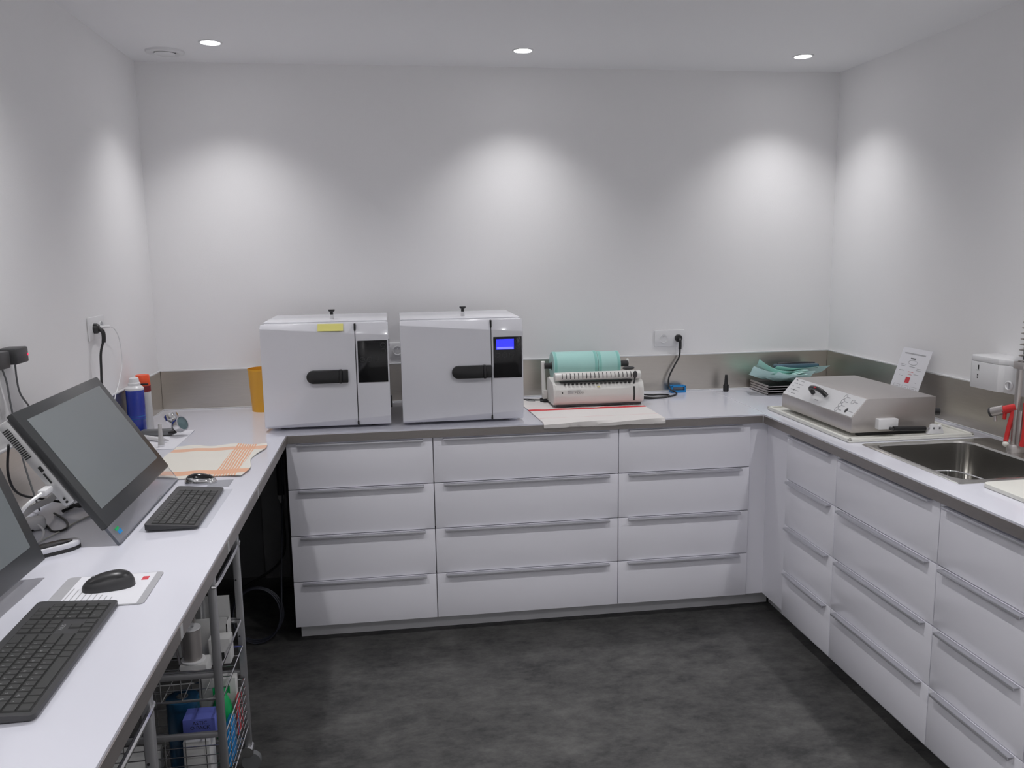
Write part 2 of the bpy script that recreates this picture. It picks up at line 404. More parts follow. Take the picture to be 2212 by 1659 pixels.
t = tag(MB().box((2.001, .012, .08), (2.083, .030, .879)).build('filler_panel', 'gloss'), 'white filler strip at the end of the back run of drawers', 'panel')
t = tag(MB().box((2.083, -.214, .08), (2.101, .030, .879)).build('filler_panel', 'gloss'), 'white filler strip between the corner and the narrow cabinet', 'panel')
struct('baseboard_1', MB().box((.012, .087, 0), (2.14, .101, .079)), 'carc', 'grey white plinth under the back run of drawers')
struct('baseboard_2', MB().box((2.150, -2.215, 0), (2.164, .087, .079)), 'carc', 'plinth under the sink run of drawers')
struct('baseboard_3', MB().box((DX-.64, -2.7, 0), (DX-.02, -2.68, ZU)), 'carc', 'white end panel carrying the desk')

# ================================================================= STERILISERS
def steriliser(x0, label, lit, hoff=0):
    W = .515; zb, zt = .934, 1.360; yf = .052
    t = thing('steriliser', label, 'steriliser', (x0+W/2, .3, ZT), 0, 'white table-top sterilisers')
    MB().box((x0+.004, yf+.032, zb), (x0+W-.004, .56, zt-.001), .006).build('housing', 'wgl', t, True)
    MB().box((x0+.003, yf+.07, zt-.002), (x0+W-.003, .562, zt+.004), .003).build('lid', 'wgl', t, True)
    split = .380
    def face(a, b, name):
        # front face with the raked upper and lower bands of the moulding
        up = lambda x: zt-.016-.038*(x/W); dn = lambda x: zb+.004+.030*(x/W)
        V = []
        for x in (a, b):
            e = .0
            V += [(x0+x, yf+.034, zt-.001), (x0+x, yf+.022, zt-.001), (x0+x, yf, up(x)), (x0+x, yf, dn(x)), (x0+x, yf+.016, zb-.004), (x0+x, yf+.034, zb-.004)]
        F = [tuple(range(6)), tuple(range(6, 12))]+[(i, (i+1) % 6, 6+(i+1) % 6, 6+i) for i in range(6)]
        m = MB(); m.raw(V, F); bmesh.ops.bevel(m.bm, geom=[e for e in m.bm.edges], offset=.0025, segments=2, profile=.5, affect='EDGES', clamp_overlap=True)
        return m.build(name, 'wgl', t, True)
    door = face(0, split-.002, 'door'); pan = face(split+.001, W, 'control_panel')
    MB().box((x0+split-.004, yf+.006, zb), (x0+split+.003, yf+.034, zt-.004)).build('door_gap', 'gap', t, True)
    # black handle: pill with one round end, hinge block at the right
    hx0, hx1, hz = x0+.178+hoff, x0+.346+hoff, 1.142; r = .027
    prof = [(hx0+r+r*math.cos(a), hz+r*math.sin(a)) for a in [PI/2+PI*k/14 for k in range(15)]]+[(hx1-.035, hz-r), (hx1-.035, hz+r)]
    h = MB().prism(prof, yf-.022, yf-.001, 'y', .003).build('handle', 'black', door, True)
    MB().box((hx1-.036, yf-.026, hz-.0285), (hx1-.024, yf-.001, hz+.0285), .003).box((hx1-.025, yf-.020, hz-.0265), (hx1, yf-.001, hz+.0265), .003).build('hinge', 'black', h, True)
    px0, px1, pz0, pz1 = x0+.388, x0+.509, 1.112, 1.286
    bp = MB().box((px0, yf-.004, pz0), (px1, yf+.002, pz1), .0015).build('touch_panel', 'blackg', pan, True)
    for bx, bz in ((px0+.018, 1.208), (px0+.047, 1.208), (px0+.076, 1.208), (px0+.104, 1.266), (px0+.104, 1.242)):
        MB().lathe([(.0085, 0), (.0105, 0), (.0105, .001), (.0085, .001), (.0085, 0)], (bx, yf-.0042, bz), 24, Matrix.Rotation(PI/2, 4, 'X')).build('button_ring', 'dgrey', pan, True)
    if lit:
        MB().box((px0+.012, yf-.006, 1.232), (px0+.087, yf-.0035, 1.276)).build('display', 'lcd', pan, True)
        MB().box((px0+.014, yf-.0066, 1.234), (px0+.085, yf-.0058, 1.243)).build('display_line', 'lcd2', pan, True)
    # filler knob on the lid
    MB().lathe([(.009, 0), (.009, .020), (0, .020)], (x0+.277, .235, zt+.004), 20).build('knob_stem', 'wpl', t, True)
    MB().lathe([(.007, .016), (.007, .030), (.014, .036), (.014, .042), (0, .042)], (x0+.277, .235, zt+.004), 20).build('filler_knob', 'black', t, True)
    for sx in (.07, W-.07):
        for sy in (.13, .50): MB().cyl((x0+sx, sy, ZT), (x0+sx, sy, zb+.001), .018).build('foot', 'black', t, True)
    MB().box((x0+W-.005, .10, 1.255), (x0+W+.003, .115, 1.285), .001).build('side_latch', 'black', t, True)
    MB().box((x0+W-.005, .15, .985), (x0+W+.008, .17, 1.035), .002).build('drain_valve', 'black', t, True)
    MB().cyl((x0+W-.005, .18, 1.00), (x0+W+.016, .18, 1.00), .005).build('drain_nozzle', 'chrome', t, True)
    return t
steriliser(-.084, 'white table-top steriliser with a yellow note and a blank black panel', False)
steriliser(.480, 'white table-top steriliser with a lit blue display', True, .032)
tag(MB().sheet(lambda u, v: (.146+.103*u, .0725-.026*v, 1.3575-.028*v-.001*u), 8, 6, .0004).build('sticky_note', 'note'), 'yellow sticky note on the top edge of the left steriliser door', 'note')
# orange cup behind the left steriliser
t = thing('tumbler', 'orange yellow plastic tumbler behind the left steriliser', 'cup', (-.158, .575, ZT))
MB().lathe([(0, .002), (.056, .002), (.056, 0), (.058, 0), (.068, .198), (.069, .2), (.066, .2), (.056, .006), (0, .006)], n=40).build('body', 'yellow', t)
MB().lathe([(.067, .192), (.0705, .193), (.0705, .2), (.067, .2)], n=40).build('rim', 'yellow', t)

# ================================================================= SOCKETS
def socket_face(t, c, out, m='wpl'):
    """round French socket at c facing out (unit vector)"""
    q = Vector(out).to_track_quat('Z', 'Y').to_matrix().to_4x4()
    s = MB().lathe([(0, -.004), (.0185, -.004), (.0195, .0015), (.0225, .0015), (.0225, -.001), (0, -.001)][:4]+[(.0225, -.003)], c, 28, q).build('socket', m, t, True)
    side = Vector(out).cross(Vector((0, 0, 1)))
    for dx, dz in ((-.0095, -.002), (.0095, -.002)):
        p = Vector(c)+side*dx+Vector((0, 0, dz)); MB().cyl(p-Vector(out)*.0042, p-Vector(out)*.003, .0028, n=12).build('hole', 'gap', s, True)
    p = Vector(c)+Vector((0, 0, .009)); MB().cyl(p-Vector(out)*.004, p+Vector(out)*.004, .0022, n=12).build('earth_pin', 'chrome', s, True)
t = thing('wall_socket', 'white double wall socket above the blue holder', 'socket', (1.849, YB, 1.191))
MB().box((1.770, YB-.008, 1.149), (1.929, YB, 1.234), .004).build('plate', 'wpl', t, True)
socket_face(t, (1.817, YB-.0095, 1.191), (0, -1, 0)); socket_face(t, (1.894, YB-.0095, 1.191), (0, -1, 0))
t = thing('wall_socket', 'white wall socket on the back wall between the two sterilisers', 'socket', (.47, YB, 1.17))
MB().box((.43, YB-.008, 1.13), (.51, YB, 1.21), .004).build('plate', 'wpl', t, True); socket_face(t, (.47, YB-.0095, 1.17), (0, -1, 0))
t = thing('wall_socket', 'white double wall socket on the left wall', 'socket', (XL, -.12, 1.38))
MB().box((XL, -.208, 1.336), (XL+.008, -.035, 1.423), .004).build('plate', 'wpl', t, True)
socket_face(t, (XL+.0095, -.163, 1.38), (1, 0, 0)); socket_face(t, (XL+.0095, -.082, 1.38), (1, 0, 0))

def plug_cable(name, label, c, out, path, r, pm='black', cm='black'):
    t = thing(name, label, 'cable', c); c = Vector(c); o = Vector(out)
    q = o.to_track_quat('Z', 'Y').to_matrix().to_4x4()
    MB().lathe([(0, -.002), (.019, -.002), (.019, .010), (.015, .016), (0, .017)], c, 28, q).build('plug', pm, t, True)
    a = c+o*.012
    MB().tube([a+o*.004, a+o*.016+Vector((0, 0, -.012)), a+o*.018+Vector((0, 0, -.032)), a+o*.016+Vector((0, 0, -.052))], .0075, 12).build('strain_relief', pm, t, True)
    MB().tube([a+o*.016+Vector((0, 0, -.045))]+[Vector(p) for p in path], r, 10).build('cord', cm, t, True)
plug_cable('power_cable', 'black power cable from the back wall socket down to the pouch sealer', (1.894, YB-.011, 1.191), (0, -1, 0),
           [(1.893, .648, 1.10), (1.865, .645, 1.05), (1.836, .64, .99), (1.836, .62, .94), (1.853, .565, .924), (1.80, .50, .9225), (1.70, .48, .9225), (1.614, .47, .935)], .0042)
tag(MB().tube([(1.614, .50, .945), (1.70, .545, .925), (1.765, .555, .923), (1.80, .525, .923), (1.76, .475, .9215), (1.69, .462, .9215), (1.616, .455, .928)], .0040, 10).build('cable_loop', 'black'), 'loop of black cable beside the pouch sealer', 'cable')
plug_cable('power_cable', 'black power cable from the left wall socket down behind the screen', (XL+.011, -.163, 1.38), (1, 0, 0),
           [(XL+.03, -.176, 1.29), (XL+.03, -.19, 1.22), (XL+.035, -.23, 1.10), (XL+.05, -.33, .98), (XL+.08, -.45, .924)], .0045)
t = thing('usb_charger_cable', 'thin white cable with a slim plug in the left wall socket', 'cable', (XL+.011, -.10, 1.385))
MB().tube([(XL+.010, -.120, 1.383), (XL+.020, -.09, 1.380), (XL+.022, -.035, 1.377)], .0055, 12).build('plug', 'wpl', t, True)
MB().tube([(XL+.022, -.036, 1.377), (XL+.022, .03, 1.36), (XL+.022, .078, 1.31), (XL+.022, .085, 1.22), (XL+.024, .02, 1.15), (XL+.026, -.06, 1.09), (XL+.04, -.2, .96), (XL+.07, -.30, .922)], .0018, 8).build('cord', 'wpl', t, True)
# two dark adapters on the left wall
def adapter(label, y0, y1, z0, z1, d, led, path):
    t = thing('power_adapter', label, 'adapter', (XL, (y0+y1)/2, z0), 0, 'grey adapters on the left wall')
    MB().box((XL+.004, y0, z0), (XL+d, y1, z1), .005).build('body', 'dgrey', t, True)
    MB().cyl((XL, (y0+y1)/2, (z0+z1)/2), (XL+.006, (y0+y1)/2, (z0+z1)/2), .018).build('socket_ring', 'wpl', t, True)
    if led: MB().box((XL+d-.002, y1-.011, (z0+z1)/2-.004), (XL+d+.001, y1-.003, (z0+z1)/2+.003), .001).build('indicator_light', 'led', t, True)
    MB().tube(path, .0026, 8).build('cord', 'mgrey', t, True)
adapter('dark grey plug-in adapter with a red light on the left wall', -.945, -.865, 1.345, 1.390, .058, True,
        [(XL+.035, -.905, 1.348), (XL+.033, -.90, 1.30), (XL+.032, -.885, 1.255), (XL+.033, -.84, 1.21), (XL+.04, -.80, 1.15), (XL+.06, -.80, 1.03), (XL+.1, -.85, .93)])
adapter('dark grey plug-in adapter at the left edge of the photo', -1.08, -.965, 1.340, 1.388, .050, False,
        [(XL+.035, -.99, 1.343), (XL+.033, -.965, 1.30), (XL+.032, -.955, 1.25), (XL+.033, -.945, 1.19), (XL+.05, -.95, 1.06), (XL+.09, -.98, .93)])

# ================================================================= POUCH SEALER
def cloth_red(mth, X, Y):
    a = band(mth, Y, -.022, .014); b = mth('MULTIPLY', band(mth, Y, -.195, -.192), .5)
    return mth('MAXIMUM', a, b)
MT['clothred'] = banded('white_towel_red_stripe', (.74, .71, .69), (.62, .05, .06), cloth_red)
def clothfn(u, v):
    x = 1.035+.565*u+.04*(1-u)*v*.9; y = .575-.60*v
    lim = FY-.0045; z = ZT+.0022+.0012*math.sin(u*31)*math.sin(v*23)**2
    y -= (.03+.03*(1-u))*max(0, v-.55)/.45
    if y < lim:
        z -= min((lim-y)*1.0, .02); y = lim-.003-.002*math.sin(u*14)
    return (x, y, z)
tag(MB().sheet(clothfn, 60, 50, .0022).build('folded_towel', 'clothred'), 'white tea towel with a red stripe under the pouch sealer', 'towel')
BX0, BX1 = 1.172, 1.603
t = thing('pouch_sealer', 'cream pouch heat sealer with a ruled bar on the back worktop', 'heat sealer', (1.388, .38, ZT+.0045))
prof = [(.312, .934), (.300, .946), (.296, .975), (.300, 1.005), (.312, 1.028), (.330, 1.038), (.372, 1.040), (.420, 1.052), (.452, 1.045), (.462, 1.02), (.470, .934)]
body = MB().prism(prof, BX0+.006, BX1-.006, 'x', .004).build('body', 'cream', t, True)
prof2 = [(y+(.385-y)*-.012, z+.001) for y, z in prof]
MB().prism(prof2, BX0, BX0+.012, 'x', .003).build('end_cap', 'cream', t, True)
MB().prism(prof2, BX1-.030, BX1, 'x', .006).build('end_cap', 'cream', t, True)
MB().box((BX0+.012, .310, .9265), (BX1-.012, .462, .936)).build('base_plate', 'dgrey', t, True)
for fx in (BX0+.05, BX1-.05):
    for fy in (.325, .445): MB().cyl((fx, fy, ZT+.0045), (fx, fy, .929), .012, n=16).build('foot', 'black', t, True)
bar = MB().prism([(.338+.028*math.cos(a)*.9, 1.062+.021*math.sin(a)) for a in [2*PI*k/22 for k in range(22)]], BX0+.012, BX1-.010, 'x', .004).build('ruled_bar', 'cream', t, True)
for k in range(18):
    xx = BX0+.045+k*.0192
    pts = [(xx, .338+.0256*math.cos(a)-.0004, 1.062+.0214*math.sin(a)) for a in [PI*.70+PI*.40*j/5 for j in range(6)]]
    MB().tube(pts, .0017, 6, 0).build('ruler_mark', 'black', bar, True)
MB().box((BX0+.035, .312, 1.0375), (BX1-.055, .335, 1.0405)).build('cutting_slot', 'gap', t, True)
for k in range(17): MB().box((BX0+.05+k*.0192, .305, 1.0285), (BX0+.06+k*.0192, .3125, 1.0335)).build('slot_tooth', 'black', t, True)
# cutter knob with its slot
MB().prism([(.300, 1.012), (.2965, .99), (.2945, .975), (.2985, .946), (.3005, .946), (.2985, .975), (.300, .99), (.3025, 1.012)], BX1-.052, BX1-.045, 'x').build('lever_slot', 'gap', t, True)
mk = Matrix.Rotation(.15, 4, 'X')
lev = MB().tube([(BX1-.049, .303, 1.025), (BX1-.047, .298, 1.042), (BX1-.046, .296, 1.060)], .004, 8).build('cutter_lever', 'black', t, True)
MB().sphere((BX1-.045, .297, 1.068), .018, (.62, .5, 1), 18, mk).build('cutter_knob', 'dgrey', lev, True)
MB().sphere((1.553, .392, 1.086), .010, (3.0, 1.1, .95), 20).build('press_grip', 'dgrey', t, True)
# brand lettering and small marks
o = link('print', text_mesh('PLUS', 'black', .014), t, (1.292-1.388, .2945-.38, .992-ZT-.0045)); o.rotation_euler = (PI/2, 0, 0); o.scale = (1.4, .8, 1)
for (a, b, z) in ((1.238, 1.288, 1.001), (1.238, 1.266, .9915), (1.284, 1.300, 1.001)): MB().box((a, .2953, z-.0017), (b, .2975, z+.0017)).build('print_line', 'lgrey', t, True)
MB().cyl((1.214, .2945, .993), (1.214, .2975, .993), .003, n=12).build('indicator', 'black', t, True)
MB().box((1.380, .301, 1.014), (1.392, .306, 1.018)).build('warning_mark', 'note', t, True)
# roll holder
for sx, lab in ((1.152, 0), (1.575, 1)):
    MB().prism([(.445, .945), (.475, .935), (.50, .945), (.518, 1.02), (.522, 1.108), (.514, 1.118), (.504, 1.112), (.498, 1.04), (.484, .968), (.462, .960), (.452, .985), (.442, .985)], sx, sx+(.020 if lab == 0 else .013), 'x', .004).build('holder_arm', 'cream', t, True)
MB().tube([(1.150, .49, .930), (1.165, .47, .935), (1.19, .46, .94)], .012, 10).build('power_inlet', 'black', t, True)
def roll(label, x0, x1, r):
    q = Matrix.Rotation(PI/2, 4, 'Y'); c = (x0, .505, 1.092)
    t = thing('pouch_roll', label, 'roll', c, 0, 'mint pouch rolls on the sealer')
    L = x1-x0
    MB().lathe([(.020, 0), (r-.002, 0), (r, .0015), (r, L-.0015), (r-.002, L), (.020, L), (.020, 0)], c, 48, q).build('wound_pouch', 'teal', t, True)
    for a in (.004, L-.016): MB().lathe([(r, a), (r+.0005, a), (r+.0005, a+.012), (r, a+.012)], c, 48, q).build('sealed_edge', 'teald', t, True)
    MB().lathe([(.016, -.001), (.0215, -.001), (.0215, L+.001), (.016, L+.001), (.016, -.001)], c, 24, q).build('core', 'mgrey', t, True)
roll('wide mint green pouch roll on the sealer, left one', 1.203, 1.418, .068)
roll('narrow mint green pouch roll on the sealer, right one', 1.420, 1.530, .0645)
tag(MB().cyl((1.167, .507, 1.0925), (1.583, .507, 1.0925), .0145).build('roll_spindle', 'black'), 'black spindle carrying the two mint pouch rolls', 'spindle')
t = tag(MB().tube([(1.19, .50, .926), (1.13, .53, .924), (1.08, .555, .924), (1.02, .58, .9235), (.99, .60, .923)], .004, 10).build('sealer_cable', 'black'), 'black cable leaving the left end of the sealer', 'cable')
tag(MB().tube([(1.12, .50, .9245), (1.085, .52, .9245), (1.09, .545, .9245), (1.13, .535, .9245), (1.17, .49, .9245)], .0014, 8).build('thin_wire', 'mgrey'), 'thin grey wire looped on the towel beside the sealer', 'wire')
# blue holder
t = thing('test_strip_holder', 'small bright blue open holder under the double socket', 'holder', (1.88, .63, ZT))
mb = MB().box((1.842, .610, ZT), (1.919, .652, ZT+.012), .002)
for a, b in (((1.842, .610, ZT+.01), (1.850, .652, ZT+.036)), ((1.911, .610, ZT+.01), (1.919, .652, ZT+.036)), ((1.842, .646, ZT+.01), (1.919, .652, ZT+.036)), ((1.842, .610, ZT+.029), (1.919, .616, ZT+.036))): mb.box(a, b, .0015)
mb.build('frame', 'cyan', t, True); MB().box((1.851, .620, ZT+.012), (1.910, .644, ZT+.03), .002).build('insert', 'mgrey', t, True)
t = thing('nozzle_adapter', 'small black stepped nozzle standing alone on the back worktop', 'nozzle', (2.127, .600, ZT))
MB().lathe([(0, 0), (.013, 0), (.013, .034), (.011, .038), (.0095, .038), (.0065, .086), (0, .086)], n=24).build('body', 'black', t)
for k in range(10):
    a = 2*PI*k/10; MB().box((-.0015, .0115, .003), (.0015, .0140, .034), mtx=Matrix.Rotation(a, 4, 'Z')).build('grip_rib', 'black', t)

# ================================================================= RIGHT CORNER: CASSETTES AND POUCHES
for k in range(4):
    z = ZT+k*.0125
    t = thing('instrument_tray', ['bottom', 'second', 'third', 'top'][k]+' steel tray of the stack in the right back corner', 'tray', (2.40, .545, z), 0, 'stacked steel trays')
    mb = MB().box((2.279, .442, z), (2.54, .650, z+.0025)).box((2.279, .442, z), (2.282, .650, z+.0120)).box((2.537, .442, z), (2.54, .650, z+.0120)).box((2.279, .647, z), (2.54, .650, z+.0120)).box((2.279, .442, z), (2.54, .445, z+.0065))
    mb.build('body', 'dsteel', t, True)
    MB().box((2.2835, .447, z+.0026), (2.536, .646, z+.0035)).build('liner', 'gap', t, True)
def pouch(label, c, size, rz, curl, lift, m, ph):
    t = thing('sterile_pouch', label, 'pouch', c, rz, 'mint sterilisation pouches in the corner')
    L, Wd = size
    def fn(u, v):
        x = (u-.5)*L; y = (v-.5)*Wd
        z = .026-.45*y+lift*max(0, .45-u)**2*4.5+curl*math.sin(u*7+ph)*math.sin(v*PI)*.5+curl*.45*(1+math.sin(v*6+u*5+ph))
        return (x, y, z)
    MB().sheet(fn, 26, 14, .0009).build('paper_side', m, t)
    MB().sheet(lambda u, v: tuple(Vector(fn(.04+u*.92, .08+.84*v))+Vector((0, 0, .0022))), 22, 10, .0004).build('film_side', 'tealf', t)
    return t
Zp = ZT+.050
pouch('pale mint pouch curling over the left end of the steel trays', (2.345, .475, Zp), (.26, .12), -.18, .014, .040, 'tealp', .2)
pouch('mint pouch with its tip bent upward above the trays', (2.40, .545, Zp+.010), (.24, .10), -.25, .014, .055, 'tealp', 1.2)
pouch('pale mint pouch lying flat under the dark instrument', (2.50, .575, Zp+.016), (.29, .12), .05, .008, .012, 'tealp', 2.4)
pouch('mint pouch reaching to the front of the tray stack', (2.405, .462, Zp+.003), (.22, .10), .20, .016, .02, 'tealp', 3.3)
t = thing('wrapped_instrument', 'dark blue wrapped instrument lying on the mint pouches', 'instrument', (2.49, .575, Zp+.062))
MB().box((-.115, -.030, 0), (.115, .030, .024), .011, 3).build('wrapping', 'navy', t)
MB().tube([(-.10, 0, .023), (0, .003, .027), (.10, 0, .023)], .006, 10).build('instrument', 'dgrey', t)

# ================================================================= STEEL CONTROL BOX
t = thing('drip_tray', 'ivory plastic mat under the steel control box', 'mat', (2.36, -.26, ZT))
MB().box((2.115, -.605, ZT), (2.625, .090, ZT+.010), .004).build('base', 'ivory', t, True)
mb = MB()
for a, b in (((2.115, -.605, ZT+.006), (2.625, -.590, ZT+.016)), ((2.115, .075, ZT+.006), (2.625, .090, ZT+.016)), ((2.115, -.605, ZT+.006), (2.130, .090, ZT+.016)), ((2.610, -.605, ZT+.006), (2.625, .090, ZT+.016))): mb.box(a, b, .004)
mb.build('rim', 'ivory', t, True)
DY0, DY1 = -.556, .018
t = thing('steel_control_box', 'brushed steel box with a sloping white control panel beside the sink', 'sealing device', (2.32, -.27, ZT+.010))
MB().prism([(2.150, .944), (2.491, .944), (2.491, 1.072), (2.212, 1.072), (2.150, 1.001)], DY0, DY1, 'y', .0015).build('housing', 'dsteel', t, True)
sl = Vector((2.212-2.150, 0, 1.072-1.001)); L = sl.length; sl.normalize(); nn = Vector((-sl.z, 0, sl.x))
def onp(u, y, h=0):   # u along the slope 0..1
    return Vector((2.150, y, 1.001))+sl*(u*L)+nn*h
def slopebox(name, m, u0, u1, y0, y1, h0, h1, par):
    V = [onp(u, y, h) for h in (h0, h1) for u, y in ((u0, y0), (u1, y0), (u1, y1), (u0, y1))]
    return MB().raw([tuple(v) for v in V], [(0, 1, 2, 3), (4, 5, 6, 7), (0, 1, 5, 4), (1, 2, 6, 5), (2, 3, 7, 6), (3, 0, 4, 7)]).build(name, m, par, True)
pn = slopebox('control_panel', 'wpl', .03, .97, DY0+.006, DY1-.006, .0, .0022, t)
MB().box((2.19, DY0+.02, ZT+.0100), (2.47, DY0+.04, .946)).box((2.19, DY1-.04, ZT+.0100), (2.47, DY1-.02, .946)).build('runner', 'black', t, True)
# handle of the panel: black bow with red mark
pts = [onp(.50, -.205, .004), onp(.56, -.205, .026), onp(.60, -.225, .034), onp(.60, -.270, .038), onp(.57, -.305, .030), onp(.52, -.322, .012)]
hd = MB().tube(pts, .0095, 12).build('handle', 'black', t, True)
a = onp(.60, -.268, .0455); MB().box(tuple(a-Vector((.006, .006, .002))), tuple(a+Vector((.006, .006, .003))), .001).build('red_mark', 'redp', hd, True)
rnd = random.Random(3)
for k in range(5): slopebox('print_line', 'lgrey', .86-.17*k, .895-.17*k, -.022-.018*(k % 2), -.004-.004*k+.0, .0022, .0026, pn)
for k in range(5): slopebox('print_line', 'lgrey', .86-.17*k, .895-.17*k, -.078-.01*(k % 2), -.050, .0022, .0026, pn)
for k, dd in ((0, -.012), (3, -.046), (4, -.046)): slopebox('lamp_dot', 'black', .85-.17*k, .91-.17*k, dd-.003, dd+.001, .0022, .0030, pn)
slopebox('print_line', 'lgrey', .22, .27, -.275, -.245, .0022, .0026, pn)
def oval(u, y, ru, ry, fill):
    n = 20; P = [onp(u+ru*math.cos(2*PI*k/n), y+ry*math.sin(2*PI*k/n), .0026) for k in range(n+1)]
    if fill: MB().raw([tuple(p) for p in P[:-1]]+[tuple(p-nn*.001) for p in P[:-1]], [tuple(range(n)), tuple(range(n, 2*n))]+[(i, (i+1) % n, n+(i+1) % n, n+i) for i in range(n)]).build('main_button', 'dgrey', pn, True)
    else: MB().tube(P, .0006, 6, 0, True).build('button_outline', 'mgrey', pn, True)
for u, y in ((.80, -.425), (.58, -.428), (.38, -.430), (.16, -.428), (.68, -.490)):
    oval(u, y, .10, .0095, False); slopebox('print_line', 'lgrey', u-.02, u+.02, y-.034, y-.013, .0022, .0026, pn)
oval(.24, -.492, .11, .0085, True); slopebox('print_line', 'lgrey', .22, .25, -.538, -.505, .0022, .0026, pn)
# gas strut and hinge block on the near side
MB().box((2.245, DY0-.026, .958), (2.325, DY0+.001, .998), .003).build('strut_block', 'wpl', t, True)
MB().cyl((2.300, DY0-.034, .962), (2.430, DY0-.034, .957), .0085).build('gas_strut', 'black', t, True)
MB().cyl((2.425, DY0-.034, .957), (2.462, DY0-.034, .957), .0035).build('strut_rod', 'chrome', t, True)
MB().cyl((2.292, DY0-.042, .962), (2.292, DY0-.020, .962), .006, n=16).build('strut_bolt', 'dgrey', t, True)
hb = MB().prism([(2.435, .935), (2.505, .935), (2.498, .955), (2.490, .972), (2.478, .966), (2.466, .974), (2.452, .972), (2.446, .952)], DY0-.042, DY0-.026, 'y', .003).build('hinge_block', 'wpl', t, True)
for hx in (2.460, 2.484): MB().cyl((hx, DY0-.0435, .958), (hx, DY0-.040, .958), .004, n=14).build('screw', 'mgrey', hb, True)
MB().cyl((2.491, -.49, 1.005), (2.545, -.50, 1.00), .014).build('rear_connector', 'black', t, True)
# leaning instruction sheet
P0, P1 = Vector((2.694, -.024, 1.199)), Vector((2.694, -.226, 1.199)); dn = Vector((-.073, .028, -.279))
t = thing('instruction_sheet', 'white instruction sheet with a red square leaning on the right wall', 'paper', (2.65, -.1, ZT))
def sh(u, v, h=0): return P0+(P1-P0)*u+dn*v+Vector((-.967, .0, .253))*h
def shq(name, m, u0, u1, v0, v1, par, h0=.0006, h1=.0011):
    V = [sh(u, v, h) for h in (h0, h1) for u, v in ((u0, v0), (u1, v0), (u1, v1), (u0, v1))]
    return MB().raw([tuple(v) for v in V], [(0, 1, 2, 3), (4, 5, 6, 7), (0, 1, 5, 4), (1, 2, 6, 5), (2, 3, 7, 6), (3, 0, 4, 7)]).build(name, m, par, True)
pg = shq('page', 'paper', 0, 1, 0, 1, t, -.0006, .0006)
shq('heading', 'lgrey', .12, .84, .075, .095, pg); shq('heading', 'mgrey', .38, .56, .145, .165, pg)
shq('red_square', 'redp', .44, .59, .44, .53, pg); shq('pink_note', 'redp', .46, .60, .395, .40, pg); shq('pink_note', 'redp', .44, .62, .355, .36, pg)
for u0, u1, v in ((.12, .30, .255), (.14, .28, .28), (.70, .86, .29), (.68, .86, .315), (.12, .28, .35), (.66, .82, .38), (.42, .62, .275), (.16, .2, .42), (.26, .3, .43), (.8, .84, .5), (.4, .56, .80), (.2, .34, .76), (.72, .78, .8)):
    shq('print_line', 'lgrey', u0, u1, v, v+.008, pg)
for cx in (.22, .52, .80):
    for a in ((cx-.11, cx+.11, .57, .574), (cx-.11, cx+.11, .72, .724)): shq('print_box', 'lgrey', *a, pg)
    for a in ((cx-.11, cx-.105, .57, .724), (cx+.105, cx+.11, .57, .724)): shq('print_box', 'lgrey', *a, pg)
    for k in range(4): shq('print_line', 'lgrey', cx-.07, cx+.06, .60+.027*k, .606+.027*k, pg)
n = 24; P = [sh(.5+.15*math.cos(2*PI*k/n), .215+.035*math.sin(2*PI*k/n), .001) for k in range(n+1)]
MB().tube(P, .0006, 5, 0, True).build('print_oval', 'lgrey', pg, True)

# ================================================================= SINK, TAP, DISPENSER
t = thing('sink', 'inset stainless steel sink with a deep bowl', 'sink', ((SX0+SX1)/2, (SY0+SY1)/2, ZT))
def rrect(x0, x1, y0, y1, r, n=6):
    out = []
    for cx, cy, a0 in ((x1-r, y1-r, 0), (x0+r, y1-r, PI/2), (x0+r, y0+r, PI), (x1-r, y0+r, 3*PI/2)):
        out += [(cx+r*math.cos(a0+PI/2*k/n), cy+r*math.sin(a0+PI/2*k/n)) for k in range(n+1)]
    return out
bx0, bx1, by0, by1 = 2.172, 2.545, -1.150, -.668
o1 = rrect(SX0, SX1, SY0, SY1, .012); o2 = rrect(SX0+.006, SX1-.006, SY0+.006, SY1-.006, .010)
i0 = rrect(bx0-.006, bx1+.006, by0-.006, by1+.006, .060); i1 = rrect(bx0, bx1, by0, by1, .055); i2 = rrect(bx0+.006, bx1-.006, by0+.006, by1-.006, .05); i3 = rrect(bx0+.03, bx1-.03, by0+.03, by1-.03, .05)
rings = [[(x, y, ZT+.0005) for x, y in o1], [(x, y, ZT+.004) for x, y in o2], [(x, y, ZT+.004) for x, y in i0], [(x, y, ZT-.002) for x, y in i1], [(x, y, ZT-.165) for x, y in i2], [(x, y, ZT-.19) for x, y in i3]]
V = [p for r in rings for p in r]; N = len(o1); F = []
for k in range(len(rings)-1):
    for i in range(N): F.append((k*N+i, k*N+(i+1) % N, (k+1)*N+(i+1) % N, (k+1)*N+i))
F.append(tuple(range(5*N, 6*N)))
MB().raw(V, F).build('bowl', 'sink', t, True)
MB().lathe([(0, .001), (.028, .001), (.036, .003), (.040, .001), (.040, -.004), (0, -.004)], (2.36, -.91, ZT-.189), 28).build('drain', 'chrome', t, True)
